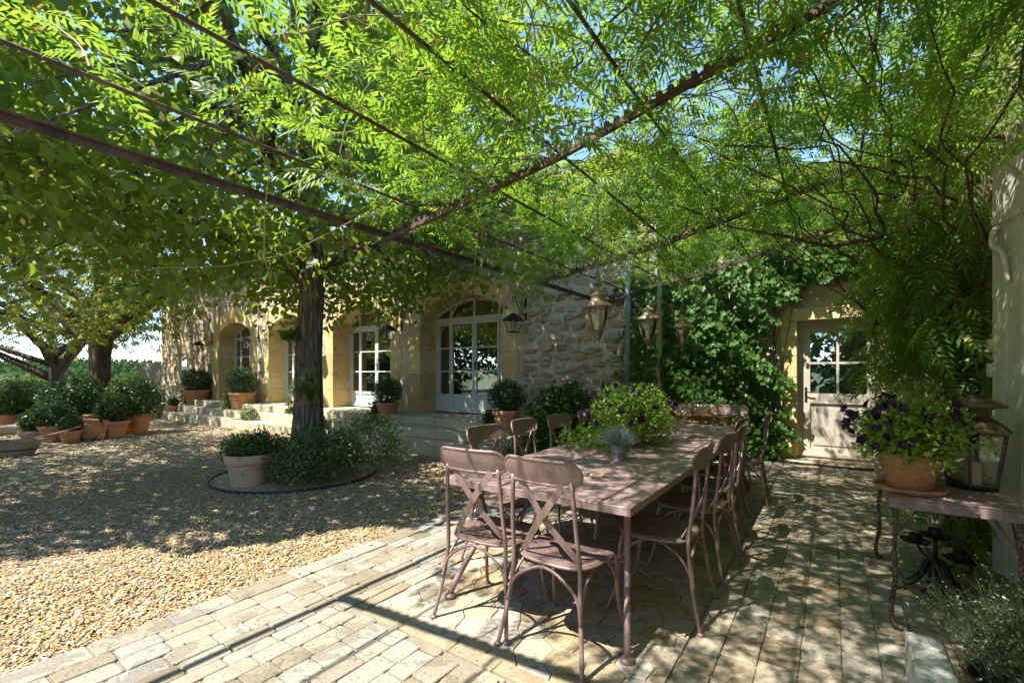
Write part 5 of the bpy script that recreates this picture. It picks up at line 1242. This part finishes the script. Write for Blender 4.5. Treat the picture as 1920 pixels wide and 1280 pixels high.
def jar(x, y, s, lab):
    t = thing('terracotta_jar', lab, 'jar', (x, y, 0), random.uniform(0, 6), 'terracotta oil jars')
    m = MB(); m.lathe([(r * s, z * s) for r, z in ((.13, 0), (.15, .01), (.20, .10), (.225, .19), (.215, .28), (.165, .355), (.145, .375), (.165, .40), (.17, .415), (.155, .42), (.13, .40), (.12, .36))], 30, cap1=False); m.build('body', 'terracotta', t, True)
    for sg in (-1, 1): m = MB(); m.tube(smooth_pts([(sg * .15 * s, 0, .37 * s), (sg * .215 * s, 0, .36 * s), (sg * .235 * s, 0, .31 * s), (sg * .205 * s, 0, .27 * s)], 4), .014 * s, 6); m.build('handle', 'terracotta', t, True)
jar(-12.95, 3.02, 1.0, 'terracotta jar with handles standing foremost among the pots'); jar(-13.4, 3.2, 1.18, 'taller terracotta jar just behind the foremost one')
# roof tile leaning on a pot
m = MB(); n = 8; vs = []
for zz in (0, .42):
    for i in range(n + 1): a = math.pi * i / n; r0 = .075 - .02 * zz; vs.append((r0 * math.cos(a), -r0 * math.sin(a), zz))
    for i in range(n + 1): a = math.pi * (1 - i / n); r0 = .062 - .02 * zz; vs.append((r0 * math.cos(a), -r0 * math.sin(a), zz))
k = 2 * (n + 1); m.add(vs, [(i, (i + 1) % k, k + (i + 1) % k, k + i) for i in range(k)] + [tuple(range(k - 1, -1, -1)), tuple(range(k, 2 * k))])
o = tag(m.build('roof_tile', 'terracotta', loc=(-12.78, 3.14, 0), smooth=AS), 'curved clay roof tile leaning against the pots', 'tile'); o.rotation_euler = (R(6), R(24), R(0)); o.rotation_euler = (R(-25), 0, R(40))
# wooden garden trug at the left edge
tr = thing('wooden_trough', 'old boat-shaped wooden trough with iron handle on the gravel at the left edge', 'trough', (-11.6, 1.45, .0), R(70))
def hullring(z, ex): return [(x * ex, y * ex * .9, z) for x, y in ((-.62, -.10), (-.45, -.21), (0, -.25), (.45, -.21), (.62, -.10), (.62, .10), (.45, .21), (0, .25), (-.45, .21), (-.62, .10))]
m = MB(); k = 10; r0, r1, r2, r3 = hullring(0, .80), hullring(.26, 1.0), hullring(.26, .95), hullring(.05, .76); m.add(r0 + r1 + r2 + r3, [tuple(range(k - 1, -1, -1)), tuple(range(3 * k, 4 * k))] + [(j * k + i, j * k + (i + 1) % k, (j + 1) * k + (i + 1) % k, (j + 1) * k + i) for j in range(3) for i in range(k)]); m.build('hull', 'wood_old', tr)
m = MB(); m.tube([(x, y * 1.02, .10) for x, y, z in hullring(0, .885)], .010, 5, closed=True); m.build('iron_band', 'black_iron', tr)
m = MB(); m.tube([(.5, .02, .27), (.8, .05, .34), (1.1, .08, .44)], [.016, .014, .012], 7); m.build('shaft', 'wood_old', tr, True)
m = MB(); m.tube(smooth_pts([(-.1, -.2, .25), (-.06, -.16, .36), (0, -.14, .40), (.06, -.16, .36), (.10, -.2, .25)], 4), .008, 5); m.build('handle', 'black_iron', tr, True)
# leaning stone, small pot at the end of the steps
m = MB(); m.cbox((0, 0, .31), (.20, .16, .62), .03)
for i, p in enumerate(m.v): m.v[i] = tuple(c + random.uniform(-.012, .012) for c in p)
o = tag(m.build('leaning_stone', 'step_stone', loc=(-17.75, 5.75, -.02)), 'rough pale stone slab leaning at the left end of the steps', 'stone'); o.rotation_euler = (R(8), R(34), R(20))
potted('small_pot', 'small terracotta pot with a sprig at the left end of the lowest step', (-17.1, 5.98, .20), .13, .19, (.16, .16, .14), .05, 'bush_leaf', 240, T=T_LEAF)
# wire candle lantern hanging in the chestnut
wlm = thing('wire_lantern', 'black wire cage lantern hanging from the chestnut branch against the sky', 'lantern', (-17.6, 4.55, 1.35)); wlm.scale = (.6, .6, 1.0)
m = MB(); m.tube([(0, 0, .58), (0, 0, 2.55)], .006, 4); m.build('hanger', 'black_iron', wlm)
m = MB()
for k in range(6): a = R(60 * k); m.tube(smooth_pts([(.17 * math.cos(a), .17 * math.sin(a), 0), (.17 * math.cos(a), .17 * math.sin(a), .38), (.10 * math.cos(a), .10 * math.sin(a), .52), (0, 0, .58)], 3), .007, 4)
for z in (0, .2, .4): m.tube([(.17 * math.cos(R(30 * k)), .17 * math.sin(R(30 * k)), z) for k in range(12)], .007, 4, closed=True)
m.build('cage', 'black_iron', wlm)

# ---- vase of flowers inside the nearest door
ist = thing('pedestal_table', 'dark round pedestal table inside the nearest arched door', 'table', (-7.1, 8.9, .535))
m = MB(); m.lathe([(.45, .72), (.46, .74), (.45, .76)], 30); m.build('tabletop', 'wood_old', ist, AS); m = MB(); m.lathe([(.22, 0), (.20, .03), (.05, .10), (.045, .4), (.07, .6), (.12, .72)], 18); m.build('pedestal', 'wood_old', ist, AS)
vz = thing('flower_vase', 'vase of orange sunflowers behind the glass of the nearest arched door', 'vase', (-7.1, 8.9, 1.297))
m = MB(); m.lathe([(.06, 0), (.09, .08), (.06, .20), (.08, .26)], 18); m.build('vase', 'white_enamel', vz, True); leaf_ball('leaves', (0, 0, .42), (.24, .24, .18), 300, .09, T_LEAF, 'bush_leaf', vz, core=0)
for k in range(13):
    d = nrm(rng.normal(size=(1, 3)) + A(0, -.8, .3)[None])[0]; V, F = scatter(T_STAR, np.zeros((1, 3)), rng.normal(size=(1, 3)), d[None] * 1.0, A(.13)); o = np_mesh('bloom', V, F, 'sun_flower', vz); o.location = A(0, 0, .44) + d * A(.25, .25, .2)

# ================================================================== RIGHT FOREGROUND
# ---- shutter, standing open
shut = thing('shutter', 'tall pale painted plank shutter standing open at the right edge', 'shutter', (.87, 4.25, .12), R(-75))
for k in range(6):
    m = MB(); m.cbox((.072 + k * .143, 0, 1.30), (.138, .035, 2.58), .005); m.build('plank', 'shutter_paint', shut)
for z in (.45, 2.25):
    m = MB(); m.cbox((.43, -.028, z), (.80, .020, .055), .004); m.build('strap', 'shutter_paint', shut)
m = MB(); m.tube(smooth_pts([(.10, -.03, 2.20), (.10, -.06, 2.17), (.13, -.08, 2.08), (.18, -.06, 2.03), (.19, -.05, 1.95), (.19, -.035, 1.84)], 4), .016, 6); m.build('hook', 'shutter_paint', shut, True)
for z in (1.30, 1.46): m = MB(); m.cbox((-.012, -.005, z), (.05, .05, .09), .006); m.build('hinge_pin', 'shutter_paint', shut)
m = MB(); m.tube(smooth_pts([(.0, -.02, .62), (-.01, -.07, .56), (.03, -.10, .46), (.06, -.07, .36), (.07, -.03, .30)], 4), .010, 6); m.build('shutter_hook', 'shutter_paint', shut, True)
# ---- console table with twisted iron legs
con = thing('iron_console', 'mauve metal console table on twisted iron legs by the right wall', 'table', (.53, 3.86, .013)); cw, cl_ = .54, 1.12; CT = .71
m = MB(); m.cbox((0, 0, CT - .004), (cw, cl_, .008), .003)
for sx in (-1, 1): m.box((sx * (cw / 2 - .004), 0, CT - .035), (.006, cl_ - .004, .052))
for sy in (-1, 1): m.box((0, sy * (cl_ / 2 - .004), CT - .035), (cw - .014, .006, .052))
m.build('tabletop', 'table_metal', con)
m = MB()
for x in (-.22, -.07, .08, .22): m.lathe([(.010, 0), (.008, .004), (.0, .006)], 8, (x, -cl_ / 2 - .006, CT - .035))
o = m.build('rivets', 'table_metal', con); o['kind'] = 'stuff'
def twisted(m, pts, r, turns):
    P = smooth_pts(pts, 8); k = len(P)
    for ph in (0, math.pi):
        q = []
        for i, p in enumerate(P):
            d = (P[min(i + 1, k - 1)] - P[max(i - 1, 0)]).normalized(); u = d.orthogonal().normalized(); w_ = d.cross(u); a = ph + turns * 6.283 * i / k; q.append(p + (u * math.cos(a) + w_ * math.sin(a)) * r * .55)
        m.tube(q, r * .62, 5)
for sx in (-1, 1):
    for sy in (-1, 1):
        x, y = sx * (cw / 2 - .03), sy * (cl_ / 2 - .03)
        m = MB(); twisted(m, [(x, y, CT - .06), (x, y, .55), (x + sx * .005, y, .40), (x, y, .25), (x + sx * .02, y + sy * .01, .10), (x + sx * .01, y + sy * .05, .02), (x - sx * .02, y + sy * .07, .012)], .014, 16); m.build('leg', 'rust_iron', con, True)
        m = MB(); m.tube([(x, y, CT - .22), (x - sx * .10, y, CT - .055)], .006, 5); m.tube([(x, y, CT - .24), (x, y - sy * .16, CT - .055)], .006, 5); m.build('brace', 'rust_iron', con)
m = MB(); twisted(m, [(-cw / 2 + .03, -cl_ / 2 + .03, .20), (0, -cl_ / 2 + .2, .20), (cw / 2 - .03, -cl_ / 2 + .03, .20)], .010, 10); twisted(m, [(0, -cl_ / 2 + .2, .20), (0, 0, .20), (0, cl_ / 2 - .2, .20)], .010, 12); m.build('stretcher', 'rust_iron', con, True)
CZ = CT + .013 + .002
ppt = flower_bush('petunia_pot', 'terracotta pot of lime petunias with black-purple flowers on the iron console', (.37, 3.53, CZ), (.27, .27, .20), 3600, 48, .038, zc=.33, trail=None)
m = MB(); m.lathe([(.155, 0), (.165, .008), (.17, .026), (.160, .026), (.15, .012)], 28); m.build('saucer', 'terracotta', ppt, AS)
m = MB(); lathe_pot(m, .135, .20, .04, .008); m.v = [(x, y, z + .014) for x, y, z in m.v]; m.build('pot', 'terracotta', ppt, AS)
m = MB(); m.lathe([(.0, .185), (.115, .185)], 18, cap0=False, cap1=False); m.build('soil', 'soil', ppt)
# big glass lantern
bl = thing('storm_lantern', 'large black six-sided glass lantern at the back of the iron console', 'lantern', (.69, 3.84, CZ), R(15))
hexp = lambda r, z, k0=0: [(r * math.cos(R(60 * k + k0)), r * math.sin(R(60 * k + k0)), z) for k in range(6)]
m = MB(); m.lathe([(.125, 0), (.128, .006), (.128, .018), (.118, .022)], 6); m.build('base', 'black_iron', bl)
m = MB(); a_, b_ = hexp(.118, .02), hexp(.165, .33)
for p, q in zip(a_, b_): m.tube([p, q], .009, 4)
m.tube(b_, .010, 4, closed=True); m.build('frame', 'rust_iron', bl)
for k in range(6):
    p = MB(); p.add([a_[k], a_[(k + 1) % 6], b_[(k + 1) % 6], b_[k]], [(0, 1, 2, 3)]); p.build('pane', 'lantern_glass', bl)
m = MB(); m.lathe([(.185, .325), (.187, .335), (.12, .395), (.075, .42), (.070, .425), (.070, .47), (.075, .475)], 6); m.build('hood', 'rust_iron', bl)
m = MB(); m.lathe([(.15, .475), (.155, .482), (.10, .515), (.03, .53), (.02, .55), (.0, .555)], 18); m.build('cap', 'rust_iron', bl, AS)
m = MB(); m.tube([(.035 * math.cos(R(30 * k)), 0, .585 + .035 * math.sin(R(30 * k))) for k in range(12)], .006, 5, closed=True); m.build('ring', 'black_iron', bl, True)
m = MB(); m.lathe([(.04, .022), (.04, .15), (.004, .155), (.002, .17)], 16); m.build('candle', 'candle', bl, AS)
# candelabra under the console
cd = thing('candelabra', 'black iron candelabra with leafy base on the paving under the console', 'candle holder', (.55, 4.02, .014))
m = MB()
for k in range(9):
    a = R(40 * k); m.tube(smooth_pts([(0, 0, .20), (.05 * math.cos(a), .05 * math.sin(a), .16), (.09 * math.cos(a), .09 * math.sin(a), .06), (.15 * math.cos(a), .15 * math.sin(a), .008), (.18 * math.cos(a), .18 * math.sin(a), .03)], 3), [.011, .011, .011, .011, .010, .010, .009, .008, .008, .007, .006, .005, .005], 5)
m.tube([(0, 0, .14), (0, 0, .34)], .012, 8); m.build('base', 'black_iron', cd, True)
for (x, y, z) in ((0, 0, .33), (.11, -.05, .22), (-.09, .07, .26)):
    m = MB(); m.tube([(0, 0, .16), (x * .6, y * .6, z - .06), (x, y, z)], .009, 6); m.build('arm', 'black_iron', cd, True)
    m = MB(); m.lathe([(.012, z), (.075, z + .004), (.085, z + .016), (.078, z + .016), (.035, z + .010), (.035, z + .055), (.028, z + .055), (.028, z + .02)], 18, (x, y, 0), cap1=False); m.build('cup', 'black_iron', cd, AS)
# white stone block and planter with white flowers
m = MB(); m.cbox((0, 0, .095), (.13, .75, .19), .010)
for i, p in enumerate(m.v): m.v[i] = tuple(c + random.uniform(-.003, .003) for c in p)
tag(m.build('stone_block', 'white_stone', loc=(.345, 2.46, .012)), 'white flecked stone block beside the flowering planter at the lower right', 'stone block')
pl = thing('flower_planter', 'rusty metal planter of fine white-flowered stems at the lower right corner', 'planter', (.62, 2.50, .013))
m = MB(); m.lathe([(.14, 0), (.15, .01), (.19, .20), (.195, .21), (.196, .225), (.184, .225), (.18, .20), (.17, .15)], 26, cap1=False); m.build('pot', 'rust_iron', pl, AS)
m = MB(); m.lathe([(.0, .175), (.174, .175)], 20, cap0=False, cap1=False); m.build('soil', 'soil', pl)
m = MB(); FP = []; LPp = []
for k in range(300):
    a = random.uniform(0, 6.28); sp = random.uniform(.02, .33) ; h_ = random.uniform(.22, .42) * (1 - .35 * sp); p0 = Vector((.12 * random.random() * math.cos(a), .12 * random.random() * math.sin(a), .17)); p2 = Vector((sp * math.cos(a), sp * math.sin(a), .19 + h_)); p1 = (p0 + p2) / 2 + Vector((random.gauss(0, .03), random.gauss(0, .03), .04))
    m.tube([p0, p1, p2], .0016, 3, caps=False)
    for j in range(5):
        t_ = random.uniform(.35, 1); b = p0.lerp(p2, t_) ; e = b + Vector((random.gauss(0, .05), random.gauss(0, .05), random.gauss(.02, .03))); m.tube([b, e], .001, 3, caps=False); FP.append(tuple(e)); LPp.append(tuple(b)); LPp.append(tuple((b + e) / 2))
m.build('stems', 'grey_leaf', pl)
FP = np.array(FP); V, F = scatter(T_DIA, FP, rng.normal(size=FP.shape), A(0, -.4, 1)[None] + rng.normal(size=FP.shape) * .5, rng.uniform(.010, .019, len(FP))); o = np_mesh('flowers', V, F, 'white_flower', pl)
LPp = np.array(LPp); V, F = scatter(T_DIA, LPp, rng.normal(size=LPp.shape) + A(0, 0, .4)[None], rng.normal(size=LPp.shape), rng.uniform(.010, .026, len(LPp))); np_mesh('leaves', V, F, 'grey_leaf', pl)
